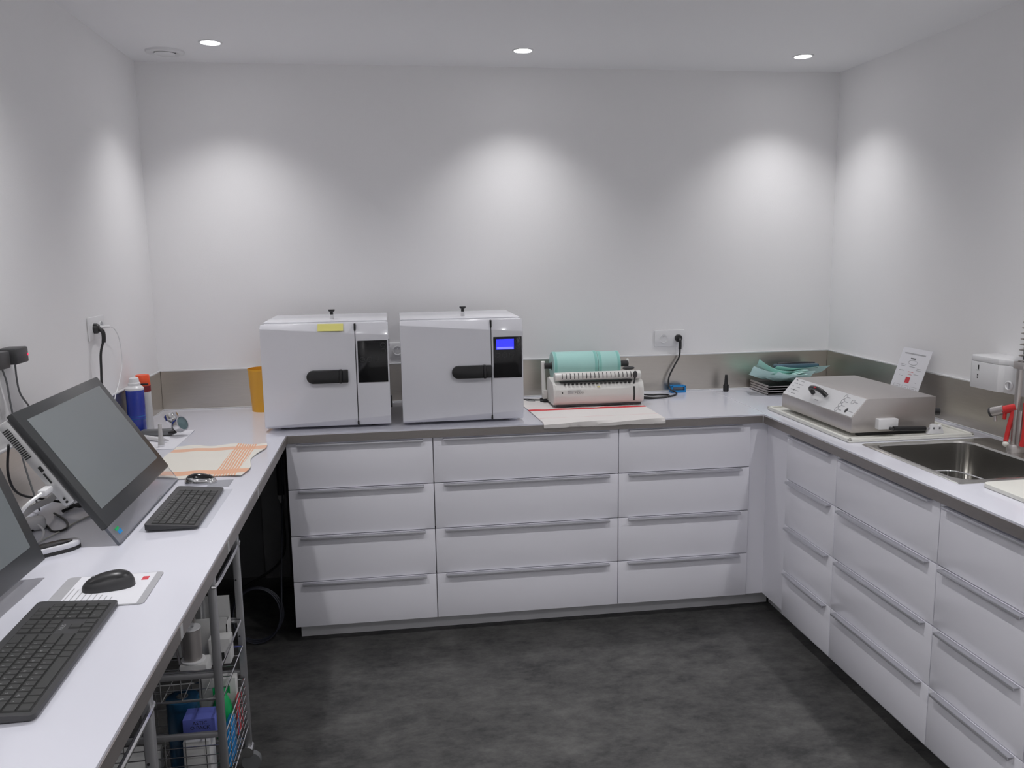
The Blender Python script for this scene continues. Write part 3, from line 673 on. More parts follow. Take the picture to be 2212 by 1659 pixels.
# wire rack hooked in the bowl with a white sponge
t = thing('sink_caddy', 'small wire caddy hung inside the near side of the sink', 'caddy', (2.23, -1.09, ZT-.03))
mb = MB(); zc = ZT-.012
mb.tube([(2.180, -.990, zc), (2.245, -.990, zc), (2.275, -1.03, zc), (2.300, -1.138, zc-.004)], .0025, 8)
mb.tube([(2.182, -.990, zc-.05), (2.245, -.990, zc-.05), (2.275, -1.03, zc-.05), (2.300, -1.138, zc-.05)], .0025, 8)
for p in ((2.19, -.990), (2.245, -.990), (2.277, -1.03), (2.29, -1.09)): mb.tube([(*p, zc), (*p, zc-.05)], .002, 6, 0)
for k in range(4): mb.tube([(2.185, -1.02-.03*k, zc-.05), (2.272+.008*k, -1.02-.03*k, zc-.05)], .002, 6, 0)
mb.build('wire_frame', 'chrome', t, True); 
tag(MB().box((2.20, -1.130, ZT-.0595), (2.26, -1.045, ZT-.026), .008, 3).build('sponge', 'ivory'), 'pale sponge in the wire caddy of the sink', 'sponge')
tag(MB().box((2.360, -1.146, ZT-.06), (2.43, -1.128, ZT-.004), .006, 3).build('scrub_pad', 'ivory'), 'pale pad on the near inner side of the sink bowl', 'pad')
t = thing('cutting_board', 'ivory cutting board on the worktop in front of the sink', 'board', (2.40, -1.43, ZT))
MB().prism(rrect(2.195, 2.60, -1.66, -1.212, .025), ZT, ZT+.014, 'z', .004).build('board', 'ivory', t, True)
# spray tap
TX, TY = 2.597, -.853
t = thing('spray_tap', 'chrome sink tap with a coiled spring and a red spray gun', 'tap', (TX, TY, ZT+.004))
MB().lathe([(0, 0), (.028, 0), (.028, .018), (.024, .026), (0, .026)], (TX, TY, ZT+.004), 30).build('base', 'dsteel', t, True)
MB().cyl((TX, TY+.010, ZT+.028), (TX, TY+.006, 1.235), .0105).build('column', 'dsteel', t, True)
MB().cyl((TX-.004, TY-.018, ZT+.028), (TX-.002, TY-.018, 1.07), .0085).build('side_tube', 'dsteel', t, True)
MB().box((TX-.018, TY-.03, 1.214), (TX+.018, TY+.020, 1.240), .004).build('collar', 'dsteel', t, True)
hp = []
def spine(s):
    z = 1.235+s*.50
    return Vector((TX, TY-.012-.10*s*s, z))
for k in range(26*14+1):
    s = k/(26*14); a = 2*PI*k/14; c = spine(s); hp.append(c+Vector((.018*math.cos(a), .018*math.sin(a), 0)))
MB().tube(hp, .0026, 6, 0).build('spring', 'dsteel', t, True)
MB().tube([spine(k/8) for k in range(9)], .007, 10, 3).build('riser_hose', 'mgrey', t, True)
top = spine(1); MB().tube([top, top+Vector((-.02, -.08, .07)), top+Vector((-.04, -.20, .05)), top+Vector((-.05, -.26, -.08))], .014, 12).build('hose_arch', 'dgrey', t, True)
gun = MB().cyl((2.560, -.775, 1.050), (2.578, -.812, 1.066), .0175, .0165).build('spray_gun', 'dsteel', t, True)
MB().cyl((2.5565, -.768, 1.0475), (2.5605, -.776, 1.0505), .0172).build('nozzle_disc', 'dgrey', gun, True)
MB().cyl((2.576, -.809, 1.062), (2.596, -.846, 1.080), .0155, .013).build('gun_grip', 'red', gun, True)
MB().box((2.570, -.822, 1.030), (2.580, -.812, 1.056), .002).build('trigger', 'red', gun, True)
MB().cyl((2.563, -.785, 1.040), (2.563, -.789, 1.018), .006).build('gun_outlet', 'dsteel', gun, True)
MB().tube([(2.594, -.842, 1.085), (2.588, -.838, 1.05), (2.582, -.834, 1.01), (2.576, -.832, .965), (2.572, -.836, .955)], .008, 10).build('red_hose', 'red', t, True)
MB().tube([(2.60, -.885, 1.10), (2.597, -.893, 1.03), (2.592, -.896, .975), (2.588, -.892, .95)], .010, 10).build('red_hose', 'red', t, True)
MB().sphere((2.572, -.836, .946), .011, (1, 1, .9)).build('hose_end', 'ivory', t, True)
# soap or towel dispenser on the wall
t = thing('wall_dispenser', 'white plastic dispenser mounted on the right wall above the splashback', 'dispenser', (XR, -.70, 1.115))
def rr2(y0, y1, x, r, n=8):
    return [(XR, y1)]+[(x+r-r*math.sin(PI/2*k/n), y1-r+r*math.cos(PI/2*k/n)) for k in range(n+1)]+[(x+.004, (y1+y0)/2-.02), (x+.018, y0+.10), (x+.022, y0), (XR, y0)]
prof = rr2(-.850, -.575, 2.598, .030)
MB().prism(prof, 1.113, 1.212, 'z', .0025).build('body', 'wpl', t, True)
MB().prism([(min(XR, x+.001), y) for x, y in prof], 1.2125, 1.233, 'z', .004).build('cover', 'wpl', t, True)
q = Vector((-1, -.12, 0)).to_track_quat('Z', 'Y').to_matrix().to_4x4()
lk = MB().lathe([(0, .0), (.016, 0), (.018, .004), (.014, .007), (.012, .003), (0, .002)], (2.6165, -.778, 1.143), 28, q).build('lock', 'wpl', t, True)
MB().box((2.6120, -.782, 1.132), (2.6145, -.776, 1.154)).build('lock_slot', 'lgrey', lk, True)
for a, b, z0, z1 in ((-.632, -.638, 1.183, 1.200), (-.640, -.622, 1.1795, 1.1805), (-.630, -.636, 1.160, 1.166), (-.630, -.636, 1.150, 1.156)): MB().box((2.5985, min(a, b), z0), (2.603, max(a, b), z1)).build('print', 'black', t, True)

# ================================================================= LEFT DESK: COMPUTERS
def aio(label, A, e1ang, tilt, width, gap, H, silver, stand):
    """screen whose bottom line starts at A (near end) and runs along +x of its local frame; leans back by tilt"""
    t = thing('desktop_computer', label, 'computer', A, 0)
    R = Matrix.Rotation(e1ang, 4, 'Z') @ Matrix.Rotation(-tilt, 4, 'X')   # local: x along width, z up the screen, +y away from the viewer
    def b(mb, name, m, par=None): return mb.xf(R).build(name, m, par or t)
    sc = b(MB().box((0, 0, gap), (width, .018, H), .003), 'screen_frame', 'bezel')
    b(MB().box((.04, -.0012, gap+.045), (width-.04, .002, H-.030)), 'screen', 'screen', sc)
    return t, R, b
angA = PI/2+.012
t, R, b = aio('black all-in-one computer with a clear acrylic foot in the middle of the desk', (-.248, -1.297, ZT+.006), angA, math.radians(33), .632, .052, .411, True, 1)
b(MB().box((.0, .004, .0), (.632, .010, .054)), 'acrylic_foot', 'acryl')
b(MB().box((.0, .0035, .0), (.632, .0105, .0018)).box((.0, .0035, .0), (.0016, .0105, .052)), 'acrylic_edge', 'aedge')
b(MB().box((.035, .0025, .018), (.060, .0035, .028)), 'blue_sticker', 'cyan'); b(MB().box((.030, .0025, .030), (.055, .0035, .037)), 'green_sticker', 'green')
bd = b(MB().box((-.002, .018, .150), (.60, .052, .405), .010), 'rear_housing', 'silver')
for k in range(16): b(MB().box((-.004, .030, .300+.0055*k), (-.0012, .046, .3028+.0055*k)), 'vent_slot', 'gap', bd)
b(MB().box((-.004, .028, .255), (-.0012, .036, .270)), 'usb_port', 'gap', bd); b(MB().box((-.004, .032, .220), (-.0012, .036, .250)), 'card_slot', 'gap', bd)
for z in (.172, .162): b(MB().cyl((-.0045, .035, z), (-.001, .035, z), .0032, n=12), 'audio_jack', 'gap', bd)
# rear leg frame
t['_base'] = [-.248, -1.297, ZT]
MB().tube([(-.448, -1.03, 1.02), (-.505, -1.035, .972), (-.600, -1.04, .930)], .010, 4, 0).tube([(-.448, -.75, 1.02), (-.505, -.75, .972), (-.600, -.75, .930)], .010, 4, 0).tube([(-.598, -1.05, .928), (-.598, -.74, .928)], .008, 6, 0).build('rear_leg', 'silver', t, True)
# second computer at the left edge
angB = PI/2+.012
T2 = math.radians(19); w2 = .60
near = Vector((-.362, -1.489, .964))-Vector((0, w2, 0))
t2, R2, b2 = aio('black desktop computer screen at the left edge of the photo', tuple(near-Vector((0, 0, .003))), angB-.03, T2, w2, 0, .375, False, 0)
b2(MB().box((.03, .018, .03), (w2-.03, .050, .34), .012), 'rear_housing', 'dgrey')
c2 = near+Vector((0, w2/2, 0))
MB().tube([c2+Vector((-.08, 0, .11)), c2+Vector((-.13, 0, .03)), c2+Vector((-.16, 0, -.038))], .018, 12).build('stand_neck', 'dgrey', t2, True)
cb = (c2.x-.13, c2.y)
MB().lathe([(0, 0), (.115, 0), (.115, .005), (.10, .010), (0, .010)], (cb[0], cb[1], ZT), 40).build('stand_base', 'dgrey', t2, True)
# gadget between the computers
t = thing('handheld_device', 'flat white and black device with a rounded end between the computers', 'device', (-.43, -1.34, ZT), math.radians(-52)+PI/2)
pr = [(-.10, -.028), (.055, -.028)]+[(.055+.045*math.sin(a), -.028*math.cos(a)) for a in [PI*k/12 for k in range(1, 12)]]+[(.055, .028), (-.10, .028)]
MB().prism(pr, 0, .008, 'z', .001).build('base', 'black', t); MB().prism([(x*.995, y*.97) for x, y in pr], .008, .021, 'z', .003).build('body', 'wgl', t)
MB().prism([(x*.86-.004, y*.72) for x, y in pr], .020, .0225, 'z', .001).build('top_inset', 'blackg', t)
# cables behind the computers
t = thing('white_cable', 'white cable with a thick plug running from the computer side to the desk', 'cable', (-.52, -1.2, ZT))
MB().box((-.415, -1.345, 1.068), (-.395, -1.297, 1.084), .004).build('plug', 'wpl', t, True)
MB().tube([(-.405, -1.345, 1.076), (-.430, -1.38, 1.055), (-.455, -1.385, 1.01), (-.465, -1.34, .975), (-.50, -1.24, .950), (-.535, -1.14, .94)], .0045, 10).build('cord', 'wpl', t, True)
tag(MB().box((-.03, -.022, 0), (.03, .022, .034), .010, 3, Matrix.Translation((-.525, -1.12, ZT)) @ Matrix.Rotation(.5, 4, 'Z')).build('white_adapter', 'wpl'), 'small white adapter lying among the cables behind the computer', 'adapter')
tag(MB().tube([(-.510, -1.13, .936), (-.480, -1.17, .93), (-.465, -1.23, .9235), (-.475, -1.33, .9215), (-.50, -1.38, .9215)], .003, 8).build('white_lead', 'wpl'), 'thin white lead curving down from the small adapter', 'cable')
for lab, pts, r, m in (('black cable coiled beside the small white adapter', [(-.60, -1.05, .99), (-.59, -1.13, .95), (-.56, -1.17, .925), (-.53, -1.19, .9225), (-.52, -1.10, .9225), (-.56, -1.0, .9225)], .003, 'black'),
                       ('black cable loop lying between the two computers', [(-.52, -.99, .923), (-.46, -1.07, .9225), (-.435, -1.14, .9225), (-.46, -1.16, .9225), (-.50, -1.10, .9225), (-.545, -1.03, .9225)], .003, 'black'),
                       ('black cable falling behind the computer to the desk', [(-.53, -1.20, 1.17), (-.56, -1.15, 1.08), (-.57, -1.08, 1.01), (-.55, -.97, .96), (-.50, -.90, .924)], .0035, 'black'),
                       ('pale yellow cable curving over the desk behind the computer', [(-.40, -.98, .921), (-.43, -1.08, .921), (-.45, -1.18, .921), (-.49, -1.30, .921), (-.55, -1.42, .921)], .002, 'pale'),
                       ('tangled black cable bundle under the computer', [(-.50, -.98, .925), (-.46, -.88, .93), (-.42, -.92, .935), (-.45, -.99, .94), (-.52, -.93, .945), (-.47, -.84, .94), (-.43, -.80, .93), (-.48, -.78, .924)], .005, 'black'),
                       ):
    tag(MB().tube(pts, r, 8).build('desk_cable', m), lab, 'cable')

# ---- keyboards with separate keys
KEYM = {}
def keyboard(label, A, ang, rows_spec, L, Wd, logo, wedge, numbed=True):
    """local: x along the length from the near end, y from the front edge (space bar) to the back"""
    t = thing('keyboard', label, 'keyboard', A, ang)
    h0, h1 = wedge
    MB().raw([(0, 0, 0), (L, 0, 0), (L, Wd, 0), (0, Wd, 0), (0, 0, h0), (L, 0, h0), (L, Wd, h1), (0, Wd, h1)],
             [(0, 1, 2, 3), (4, 5, 6, 7), (0, 1, 5, 4), (1, 2, 6, 5), (2, 3, 7, 6), (3, 0, 4, 7)])
    m = MB(); pts = rrect(0, L, 0, Wd, .010, 4); n = len(pts)
    top = lambda y: h0+(h1-h0)*y/Wd
    Vv = [(x, y, 0.004) for x, y in pts]+[(x, y, top(y)) for x, y in pts]
    m.raw(Vv, [tuple(range(n)), tuple(range(n, 2*n))]+[(i, (i+1) % n, n+(i+1) % n, n+i) for i in range(n)])
    for fx in (.03, L-.03):
        for fy in (.02, Wd-.02): m.cyl((fx, fy, 0), (fx, fy, .006), .006, n=10)
    m.build('case', 'dgrey', t)
    tl = math.atan2(h1-h0, Wd)
    kx = max(q[0]+q[2] for q in rows_spec)+.001; k0 = .011; ky = max(q[1]+q[3] for q in rows_spec)
    bed = MB().raw([(x, y, top(y)+e) for e in (-.001, .0004) for x, y in ((k0, .0095), (kx, .0095), (kx, ky), (k0, ky))], [(0, 1, 2, 3), (4, 5, 6, 7), (0, 1, 5, 4), (1, 2, 6, 5), (2, 3, 7, 6), (3, 0, 4, 7)]) if not numbed else None
    if bed: bed.build('key_bed', 'gap', t)
    else:
        for (bx_, by_, bw_, bd_, _l) in rows_spec: MB().raw([(x, y, top(y)+e) for e in (-.001, .0004) for x, y in ((bx_-.0006, by_-.0006), (bx_+bw_+.0006, by_-.0006), (bx_+bw_+.0006, by_+bd_+.0006), (bx_-.0006, by_+bd_+.0006))], [(0, 1, 2, 3), (4, 5, 6, 7), (0, 1, 5, 4), (1, 2, 6, 5), (2, 3, 7, 6), (3, 0, 4, 7)]).build('key_well', 'gap', t)
    for (x, y, w_, d_, leg) in rows_spec:
        kk = (round(w_, 4), round(d_, 4))
        if kk not in KEYM:
            a, c = w_/2-.0011, d_/2-.0011
            KEYM[kk] = MB().raw([(-a, -c, 0), (a, -c, 0), (a, c, 0), (-a, c, 0), (-a+.001, -c+.001, .0026), (a-.001, -c+.001, .0026), (a-.001, c-.001, .0026), (-a+.001, c-.001, .0026)],
                                [(0, 1, 2, 3), (4, 5, 6, 7), (0, 1, 5, 4), (1, 2, 6, 5), (2, 3, 7, 6), (3, 0, 4, 7)]).mesh('key', 'key', False)
        k = link('key', KEYM[kk], t, (x+w_/2, y+d_/2, top(y+d_/2)-.0002)); k.rotation_euler = (tl, 0, 0)
        if leg:
            g = link('legend', text_mesh(leg, 'legend', .0062), k, (-w_*.18, d_*.12, .0028))
    if logo:
        o = link('logo', text_mesh('ASUS', 'legend', .011), t, (logo[0], logo[1], top(logo[1])+.0004)); o.rotation_euler = (tl, 0, 0); o['label'] = 'pale maker lettering'
    return t
def layout(L, Wd, numpad):
    u = .0188 if numpad else .0182; x0 = .012; out = []
    rowd = (Wd-.020)/6; y0 = .010
    letters = [None, 'QSDFGHJKLMù*', None]
    def row(r, items, xs=x0, ul=u, dd=None):
        x = xs
        for it in items:
            w_, leg = it
            if leg != '_': out.append((x, y0+r*rowd, w_*ul, dd or rowd, leg))
            x += w_*ul
    row(0, [(1.25, ''), (1.25, ''), (1.25, ''), (6.0, ''), (1.25, ''), (1.25, ''), (1.25, ''), (1.5, '')])
    row(1, [(1.25, '')]+[(1, c) for c in '<WXCVBN?./!']+[(2.75, '')])
    row(2, [(1.75, '')]+[(1, c) for c in 'QSDFGHJKLM%']+[(2.25, '')])
    row(3, [(1.5, '')]+[(1, c) for c in 'AZERTYUIOP^$']+[(1.5, '')])
    row(4, [(1, '')]+[(1, c) for c in '1234567890)+']+[(2, '')])
    row(5, [(1, 'E')]+[(1, 'F') for _ in range(12)]+[(2, '')])
    if numpad:
        xs = x0+15*u+.006
        row(0, [(1, ''), (1, ''), (1, '')], xs); row(1, [(1, '_'), (1, ''), (1, '_')], xs)
        row(3, [(1, ''), (1, ''), (1, '')], xs); row(4, [(1, ''), (1, ''), (1, '')], xs); row(5, [(1, ''), (1, ''), (1, '')], xs)
        xs2 = xs+3*u+.006
        row(0, [(2, '0'), (1, ','), (1, '')], xs2); row(1, [(1, '1'), (1, '2'), (1, '3'), (1, '')], xs2); row(2, [(1, '4'), (1, '5'), (1, '6'), (1, '')], xs2)
        row(3, [(1, '7'), (1, '8'), (1, '9'), (1, '')], xs2); row(4, [(1, ''), (1, '/'), (1, '*'), (1, '-')], xs2); row(5, [(1, ''), (1, ''), (1, '')], xs2)
        return out, xs
    xs = x0+15*u+.003
    for r in range(6): row(r, [(1, ''), (1, ''), (1, '')] if r != 2 else [(1, '4'), (1, '5'), (1, '6')], xs)
    return out, xs
# front keyboard: front edge towards the room (+x), near end out of the frame
kl, xs = layout(.445, .150, True)
keyboard('large dark keyboard at the left edge of the desk', (-.128, -2.140, ZT), PI/2+.022, kl, .455, .155, (xs+.024, .010+2.5*.0225), (.012, .021))
kl2, xs = layout(.375, .130, False)
keyboard('slim dark keyboard in front of the acrylic-footed computer', (-.083, -1.203, ZT+.002), PI/2+.008, kl2, .385, .136, None, (.008, .020), False)
tag(MB().box((-.235, -1.192, ZT), (-.062, -.812, ZT+.0016)).build('plastic_sheet', 'film'), 'clear plastic sheet under the slim keyboard', 'sheet')
# mice and pad
def mouse(label, c, ang, m1, m2, sc=1):
    t = thing('computer_mouse', label, 'mouse', c, ang)
    def fn(lo, hi, grow):
        V = []; NU, NV = 22, 14
        def P(u, v):
            a = u*2*PI; rr = math.sin(v*PI/2); x = .054*math.cos(a)*rr; y = (.031+.004*math.cos(a*2))*math.sin(a)*rr
            z = .036*math.cos(v*PI/2)**.75*(1+.22*math.cos(a)*rr*-1)
            return (x*sc*grow, y*sc*grow, max(0, z*sc*grow))
        g = [[P(i/NU, lo+(hi-lo)*j/NV) for j in range(NV+1)] for i in range(NU)]
        Vv = [p for r in g for p in r]; Ff = []
        for i in range(NU):
            for j in range(NV): Ff.append((i*(NV+1)+j, ((i+1) % NU)*(NV+1)+j, ((i+1) % NU)*(NV+1)+j+1, i*(NV+1)+j+1))
        mb = MB().raw(Vv, Ff); bmesh.ops.remove_doubles(mb.bm, verts=mb.bm.verts, dist=1e-5); return mb
    fn(0, 1, 1).build('shell', m1, t)
    fn(.05, .62, 1.012).build('top_cover', m2, t)
    MB().cyl((.028*sc, -.004, .0225*sc), (.028*sc, .004, .0225*sc), .0075, n=18).build('wheel', 'mgrey', t)
    return t
t = thing('mouse_pad', 'grey edged mouse pad with a white printed centre and red mark', 'mouse pad', (-.193, -1.60, ZT), .02)
MB().prism(rrect(-.103, .103, -.092, .092, .010), 0, .0022, 'z').build('pad', 'lgrey', t)
MB().box((-.075, -.088, .002), (.088, .089, .0026)).build('printed_centre', 'paper', t)
MB().box((.064, .045, .0026), (.078, .066, .0029)).build('red_mark', 'redp', t)
for k in range(9): MB().box((-.070+.012*k, -.080, .0026), (-.0675+.012*k, .02-.008*k, .0028)).build('print_line', 'lgrey', t)
mouse('black computer mouse on the mouse pad', (-.188, -1.588, ZT+.0026), math.radians(12)+PI, 'dgrey', 'black')
t = mouse('glossy black mouse with a silver side behind the slim keyboard', (-.176, -.722, ZT), math.radians(8), 'chrome', 'blackg', .92)
tag(MB().box((-.150, -.775, ZT), (-.080, -.690, ZT+.0012)).build('plastic_pouch', 'film'), 'clear plastic sleeve under the glossy mouse', 'sleeve')

# ---- orange checked towel
def towel(mth, X, Y):
    e1 = band(mth, Y, -.210, -.158); e2 = band(mth, Y, .145, .195); e3 = band(mth, X, .050, .125)
    st = mth('GREATER_THAN', mth('SINE', mth('MULTIPLY', mth('ADD', X, mth('MULTIPLY', Y, .02)), 2*PI/.0095)), -.45)
    a = mth('MAXIMUM', mth('MULTIPLY', e1, .85), mth('MULTIPLY', e2, .75)); b_ = mth('MULTIPLY', mth('MULTIPLY', e3, st), .9)
    return mth('MAXIMUM', a, b_)
MT['towel'] = banded('orange_checked_towel', (.80, .77, .70), (.82, .42, .25), towel)
def towelfn(u, v):
    x = -.18+.33*u; y = -.235+.47*v
    x += .012*math.sin(v*9)*(u > .9); y += .010*math.sin(u*12)*(v > .95)+.010*math.sin(u*10)*(v < .05)
    z = .002+.0025*math.sin(u*8+v*3)**2+.002*math.sin(v*11)**2
    c, s_ = math.cos(-.03), math.sin(-.03)
    return (x*c-y*s_, x*s_+y*c, z)
tw = MB().sheet(towelfn, 44, 44, .0018)
o = bpy.data.objects.new('tea_towel', tw.mesh('tea_towel', 'towel')); COL.objects.link(o); o.location = (-.205, -.418, ZT)
tag(o, 'white tea towel with orange check border on the desk', 'towel')
# ---- spray cans
t = thing('spray_can', 'blue spray can with a white cap beside the left wall', 'spray can', (-.597, .105, ZT))
MB().lathe([(0, 0), (.033, 0), (.035, .003), (.035, .192), (.033, .196), (0, .196)], n=36).build('can', 'blue', t)
MB().lathe([(.0352, .188), (.0352, .196), (.030, .202), (.024, .206), (.024, .216), (.020, .220), (.018, .236), (.010, .241), (0, .241)], n=32).build('cap', 'wpl', t)
MB().lathe([(.0353, .070), (.0353, .072), (.0353, .072), (.0353, .070)], n=36).lathe([(.0353, .082), (.0353, .0835)], n=36).build('printed_ring', 'cyan', t)
t = thing('spray_can', 'white spray can with an orange cap behind the blue can', 'spray can', (-.592, .205, ZT))
MB().lathe([(0, 0), (.028, 0), (.030, .003), (.030, .180), (0, .180)], n=36).build('can', 'card', t)
MB().lathe([(.0302, .165), (.0302, .190), (.028, .192), (0, .192)], n=36).build('collar', 'dred', t)
MB().lathe([(.029, .190), (.030, .192), (.028, .232), (.025, .236), (0, .236)], n=36).build('cap', 'orange', t)
MB().box((-.012, -.032, .196), (.03, -.026, .203), .002).build('cap_slot', 'gap', t)
# ---- small repair items on a sheet of paper
tag(MB().sheet(lambda u, v: (-.57+.185*u, -.19+.345*v, ZT+.0009+.004*max(0, u-.8)*max(0, v-.7)*10), 12, 12, .0004).build('paper_sheet', 'paper'), 'white paper under the small tools near the left wall', 'paper')
t = thing('test_gauge', 'twin chrome gauge tool with a grey handle lying on the paper', 'gauge', (-.45, .06, ZT+.0015))
MB().box((-.125, -.010, .004), (.0, .030, .026), .006).build('handle', 'mgrey', t)
MB().tube([(-.02, .0, .014), (.0, -.012, .014), (.014, -.004, .016)], .006, 10).build('neck', 'black', t)
def head(c, d, r, h):
    q = Vector(d).to_track_quat('Z', 'Y').to_matrix().to_4x4()
    hd = MB().lathe([(0, 0), (r*.55, 0), (r*.8, h*.25), (r, h*.5), (r, h), (r*.86, h), (r*.86, h*.9), (0, h*.9)], c, 28, q).build('head', 'chrome', t)
    MB().lathe([(0, h*.97), (r*.5, h*.96), (r*.86, h*.92), (0, h*.9)], c, 28, q).build('dial_glass', 'gauge', hd)
head((.008, .0, .034), (.80, -.40, .42), .032, .046)
head((-.010, .070, .036), (-.35, .3, .75), .028, .040)
t = thing('metal_cone', 'slim grey metal cone standing on the paper', 'cone', (-.446, -.135, ZT+.0015))
MB().lathe([(0, 0), (.0125, 0), (.0085, .04), (.0065, .080), (.007, .086), (.0045, .086), (.0045, .080), (0, .078)], n=24).build('body', 'silver', t)
MB().lathe([(.0125, 0), (.0132, .001), (.0128, .006), (.012, .006)], n=24).build('foot_ring', 'alu', t)
t = thing('white_handpiece', 'short white plastic handpiece with a metal tip on the paper', 'tool', (-.50, -.02, ZT+.0015))
MB().cyl((-.075, .04, .011), (.045, -.045, .010), .010, .008).build('body', 'wpl', t); MB().cyl((.045, -.045, .010), (.068, -.061, .010), .005, .002, 14).build('tip', 'chrome', t)
MB().sphere((-.078, .042, .0135), .0135).build('end_knob', 'wpl', t)

# ================================================================= UNDER THE DESK
def cart(label, y0, y1, detail):
    xf, xb = -.055, -.50
    t = thing('wire_basket_cart', label, 'cart', ((xf+xb)/2, (y0+y1)/2, 0), 0, 'metal basket carts under the desk')
    for x in (xf, xb):
        for y in (y0, y1):
            p = MB().box((x-.010, y-.010, .085), (x+.010, y+.010, .80), .002).build('post', 'post', t, True)
            if x == xf and y == y1:
                for z in (.74, .645, .46): MB().cyl((x-.004, y-.011, z), (x-.004, y-.0095, z), .003, n=10).build('hole', 'gap', p, True)
            c = MB().lathe([(0, 0), (.010, 0), (.010, .016), (0, .016)], (x, y, .072), 16).cyl((x-.004, y-.016, .066), (x-.004, y+.016, .072), .020, n=20).build('caster_fork', 'chrome', t, True)
            MB().cyl((x+.006, y-.011, .030), (x+.006, y+.011, .030), .030, n=24).build('caster_wheel', 'mgrey', t, True)
    for z in (.785, .510, .335, .10):
        for y in (y0, y1): MB().box((xb, y-.006, z-.008), (xf, y+.006, z+.008), .002).build('side_rail', 'post', t, True)
    for z in (.785, .10): MB().box((xb-.006, y0, z-.008), (xb+.006, y1, z+.008), .002).build('cross_rail', 'post', t, True)
    MB().tube([(xf-.002, y0, .76), (xf+.012, y0+.02, .765), (xf+.012, y1-.02, .765), (xf-.002, y1, .76)], .006, 8).build('top_handle', 'chrome', t, True)
    def basket(zr, zb, sidew, name='wire_basket'):
        a0, a1, b0, b1 = xb+.016, xf+.004, y0+.016, y1-.016
        m = MB(); loop = lambda z, r: m.tube([(a0, b0, z), (a1, b0, z), (a1, b1, z), (a0, b1, z), (a0, b0, z)], r, 6, 0, True)
        loop(zr, .0040); loop(zb, .0040)
        for k in range(1, sidew):
            loop(zb+(zr-zb)*k/sidew, .0017)
        nx = 8
        for k in range(1, nx):
            x = a0+(a1-a0)*k/nx; m.tube([(x, b0, zr), (x, b0, zb), (x, b1, zb), (x, b1, zr)], .0014, 5, 0)
        for k in range(1, 5):
            y = b0+(b1-b0)*k/5; m.tube([(a0, y, zb), (a1, y, zb)], .0014, 5, 0)
            if sidew > 2: m.tube([(a1, y, zr), (a1, y, zb)], .0016, 5, 0)
        m.build(name, 'chrome', t, True)
    basket(.320, .155, 6); basket(.515, .430, 1)
    return t
CY0, CY1 = -1.215, -.865
cart('chrome wire basket cart filled with supplies under the desk', CY0, CY1, True)
cart('chrome wire basket cart under the near end of the desk', CY0-.965, CY1-.965, False)
S1, S2 = .4345, .1590    # basket floors inside the cart
t = thing('white_box', 'narrow white open file box standing in the upper basket', 'box', (-.20, -.91, S1))
mb = MB()
for a, b in (((-.36, -.945, S1), (-.080, -.885, S1+.003)), ((-.36, -.945, S1), (-.080, -.942, S1+.12)), ((-.36, -.888, S1), (-.080, -.885, S1+.168)), ((-.36, -.945, S1), (-.357, -.885, S1+.165)), ((-.083, -.945, S1), (-.080, -.885, S1+.10))): mb.box(a, b)
mb.build('shell', 'card', t, True)
t = thing('white_carton', 'small white carton with a black mark in the upper basket', 'carton', (-.095, -.98, S1))
MB().box((-.125, -1.005, S1), (-.062, -.955, S1+.080), .004).build('box', 'card', t, True)
MB().box((-.088, -1.0062, S1+.012), (-.080, -1.0048, S1+.038)).build('black_mark', 'gap', t, True)
for k in range(3):
    xx = -.125-.03*k
    t = thing('slide_frame', ['front', 'middle', 'rear'][k]+' clear plastic holder standing in the file box', 'holder', (xx, -.915, S1+.003), 0, 'clear holders in the file box')
    m = MB(); m.tube([(xx, -.935, S1+.004), (xx, -.935, S1+.225-.02*k), (xx, -.895, S1+.225-.02*k), (xx, -.895, S1+.004)], .003, 8, 0); m.build('frame', 'silver', t, True)
    MB().box((xx-.001, -.933, S1+.01), (xx+.001, -.897, S1+.220-.02*k)).build('pane', 'film', t, True)
tag(MB().box((-.19, -1.085, S1), (-.115, -1.02, S1+.043), .003).build('spool_carton', 'card'), 'white carton under the foil spool', 'carton')
t = thing('spool', 'white spool wound with silver foil in the upper basket', 'spool', (-.158, -1.052, S1+.044))
MB().lathe([(0, 0), (.034, 0), (.034, .004), (.024, .005), (.024, .097), (.027, .098), (.027, .102), (.008, .102), (.008, .08), (0, .08)], n=32).build('reel', 'wpl', t)
MB().lathe([(.0242, .006), (.0258, .006), (.0258, .096), (.0242, .096)], n=32).build('foil', 'dsteel', t)
t = thing('tool_bundle', 'dark tweezers standing behind the spool in the upper basket', 'tools', (-.19, -.99, S1))
for k in range(4): MB().tube([(-.215+.014*k, -.985, S1+.001), (-.22+.018*k, -.985, S1+.10), (-.20+.012*k, -.985, S1+.185)], .004, 8).build('tweezer', 'dsteel', t, True)
t = thing('blue_film_roll', 'roll of blue film standing in the lower basket', 'roll', (-.197, -1.05, S2))
MB().lathe([(.016, 0), (.046, 0), (.046, .206), (.043, .208), (.016, .208), (.016, 0)], n=32).build('wound_film', 'rblue', t)
MB().lathe([(.0, .17), (.016, .17), (.016, .210), (.012, .210), (.012, .175), (0, .175)], n=24).build('core', 'mgrey', t)
tag(MB().box((-.172, -1.18, S2), (-.100, -1.105, S2+.138), .003).build('carton', 'card'), 'white carton at the near side of the lower basket', 'carton')
t = thing('blue_carton', 'violet blue carton with black lettering in the lower basket', 'carton', (-.122, -1.14, S2+.1385))
MB().box((-.172, -1.165, S2+.1385), (-.084, -1.10, S2+.196), .002).build('box', 'pack', t, True)
for s_, z in (('O PACK', S2+.170), ('ASTIC', S2+.184)):
    o = link('lettering', text_mesh(s_, 'gap', .015), t, (-.125+.122, -1.1655+1.14, z-S2-.1385)); o.rotation_euler = (PI/2, 0, 0)
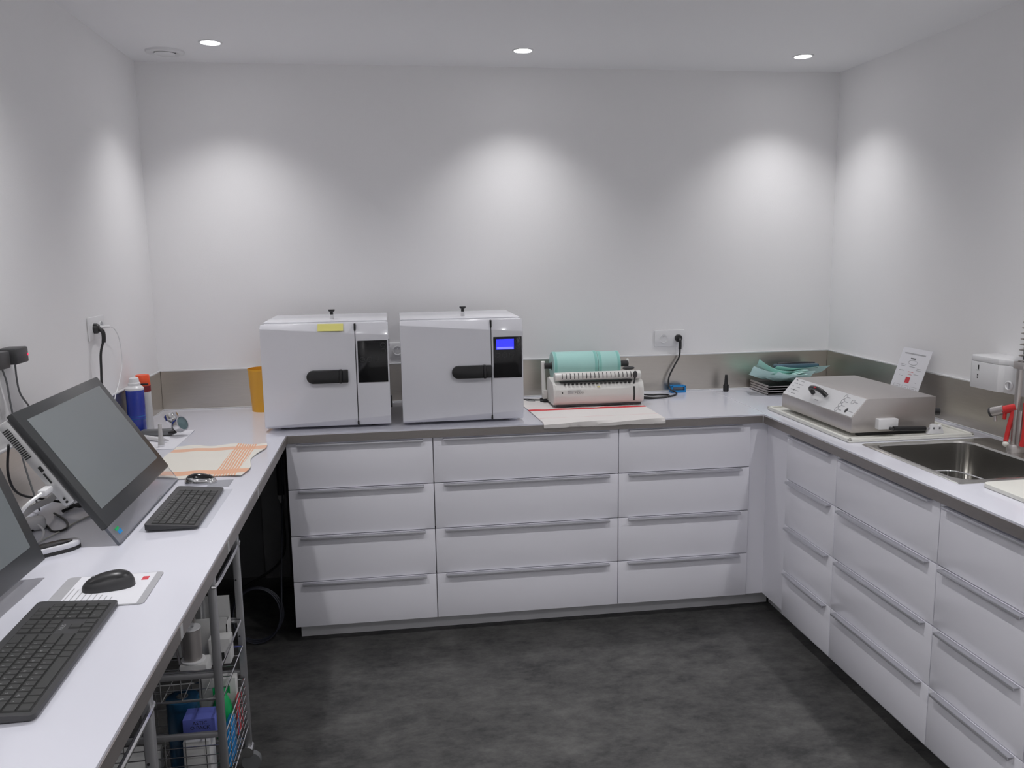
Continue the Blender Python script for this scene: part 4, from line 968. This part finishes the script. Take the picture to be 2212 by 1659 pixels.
t = thing('green_packet', 'bright green plastic packet in the lower basket', 'packet', (-.105, -.97, S2))
MB().sphere((-.105, -.97, S2+.085), .085, (.38, .35, 1), 20).build('bag', 'green', t, True)
MB().sheet(lambda u, v: (-.130+.05*u, -.97+.012*math.sin(u*9), S2+.160+.025*v), 10, 4, .001).build('gathered_top', 'green', t, True)
for lab, a, b, m in (('blue packet seen through the front wires of the lower basket', (-.080, -1.10, S2), (-.062, -1.00, S2+.115), 'cyan'),
                     ('red packet seen through the front wires of the lower basket', (-.066, -.97, S2+.02), (-.060, -.93, S2+.145), 'redp'),
                     ('white carton at the far side of the lower basket', (-.18, -.925, S2), (-.070, -.890, S2+.190), 'card'),
                     ('white carton deep in the lower basket', (-.40, -1.19, S2), (-.26, -1.06, S2+.07), 'card')):
    tag(MB().box(a, b, .003).build('packet', m), lab, 'packet')
# wall outlet hose and coil in the open corner
t = thing('hanging_cable', 'black cable with a white connector hanging in the open corner under the desk', 'cable', (-.095, .50, 0))
MB().lathe([(0, 0), (.006, 0), (.010, .012), (.014, .022), (.014, .045), (0, .045)], (-.098, .50, .485), 20).build('connector', 'card', t, True)
MB().tube([(-.098, .50, .875), (-.097, .50, .70), (-.098, .50, .525)], .016, 12).build('sleeve', 'black', t, True)
MB().tube([(-.098, .50, .490), (-.094, .50, .40), (-.092, .50, .30), (-.105, .50, .225), (-.15, .50, .165), (-.24, .50, .11), (-.35, .50, .05), (-.43, .52, .006)], .006, 10).build('cord', 'black', t, True)
t = thing('cable_coil', 'coil of blue grey hose leaning in the corner beside the drawers', 'hose', (-.165, .06, 0))
for k in range(3):
    P = [(-.165+(.098+.005*k)*math.cos(a), .05+.012*k+.015*math.sin(a), .124+(.116-.002*k)*math.sin(a)) for a in [2*PI*j/40 for j in range(41)]]
    MB().tube(P, .0038, 8, 0, True).build('loop', 'bcab', t, True)
MB().tube([(-.063, .06, .14), (-.058, .09, .30), (-.050, .14, .50), (-.045, .2, .70), (-.045, .25, .875)], .004, 8).build('tail', 'bcab', t, True)
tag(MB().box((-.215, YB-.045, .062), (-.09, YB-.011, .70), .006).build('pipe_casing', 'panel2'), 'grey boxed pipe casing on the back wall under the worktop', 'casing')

for o in bpy.data.objects:
    if '_base' in o: del o['_base']
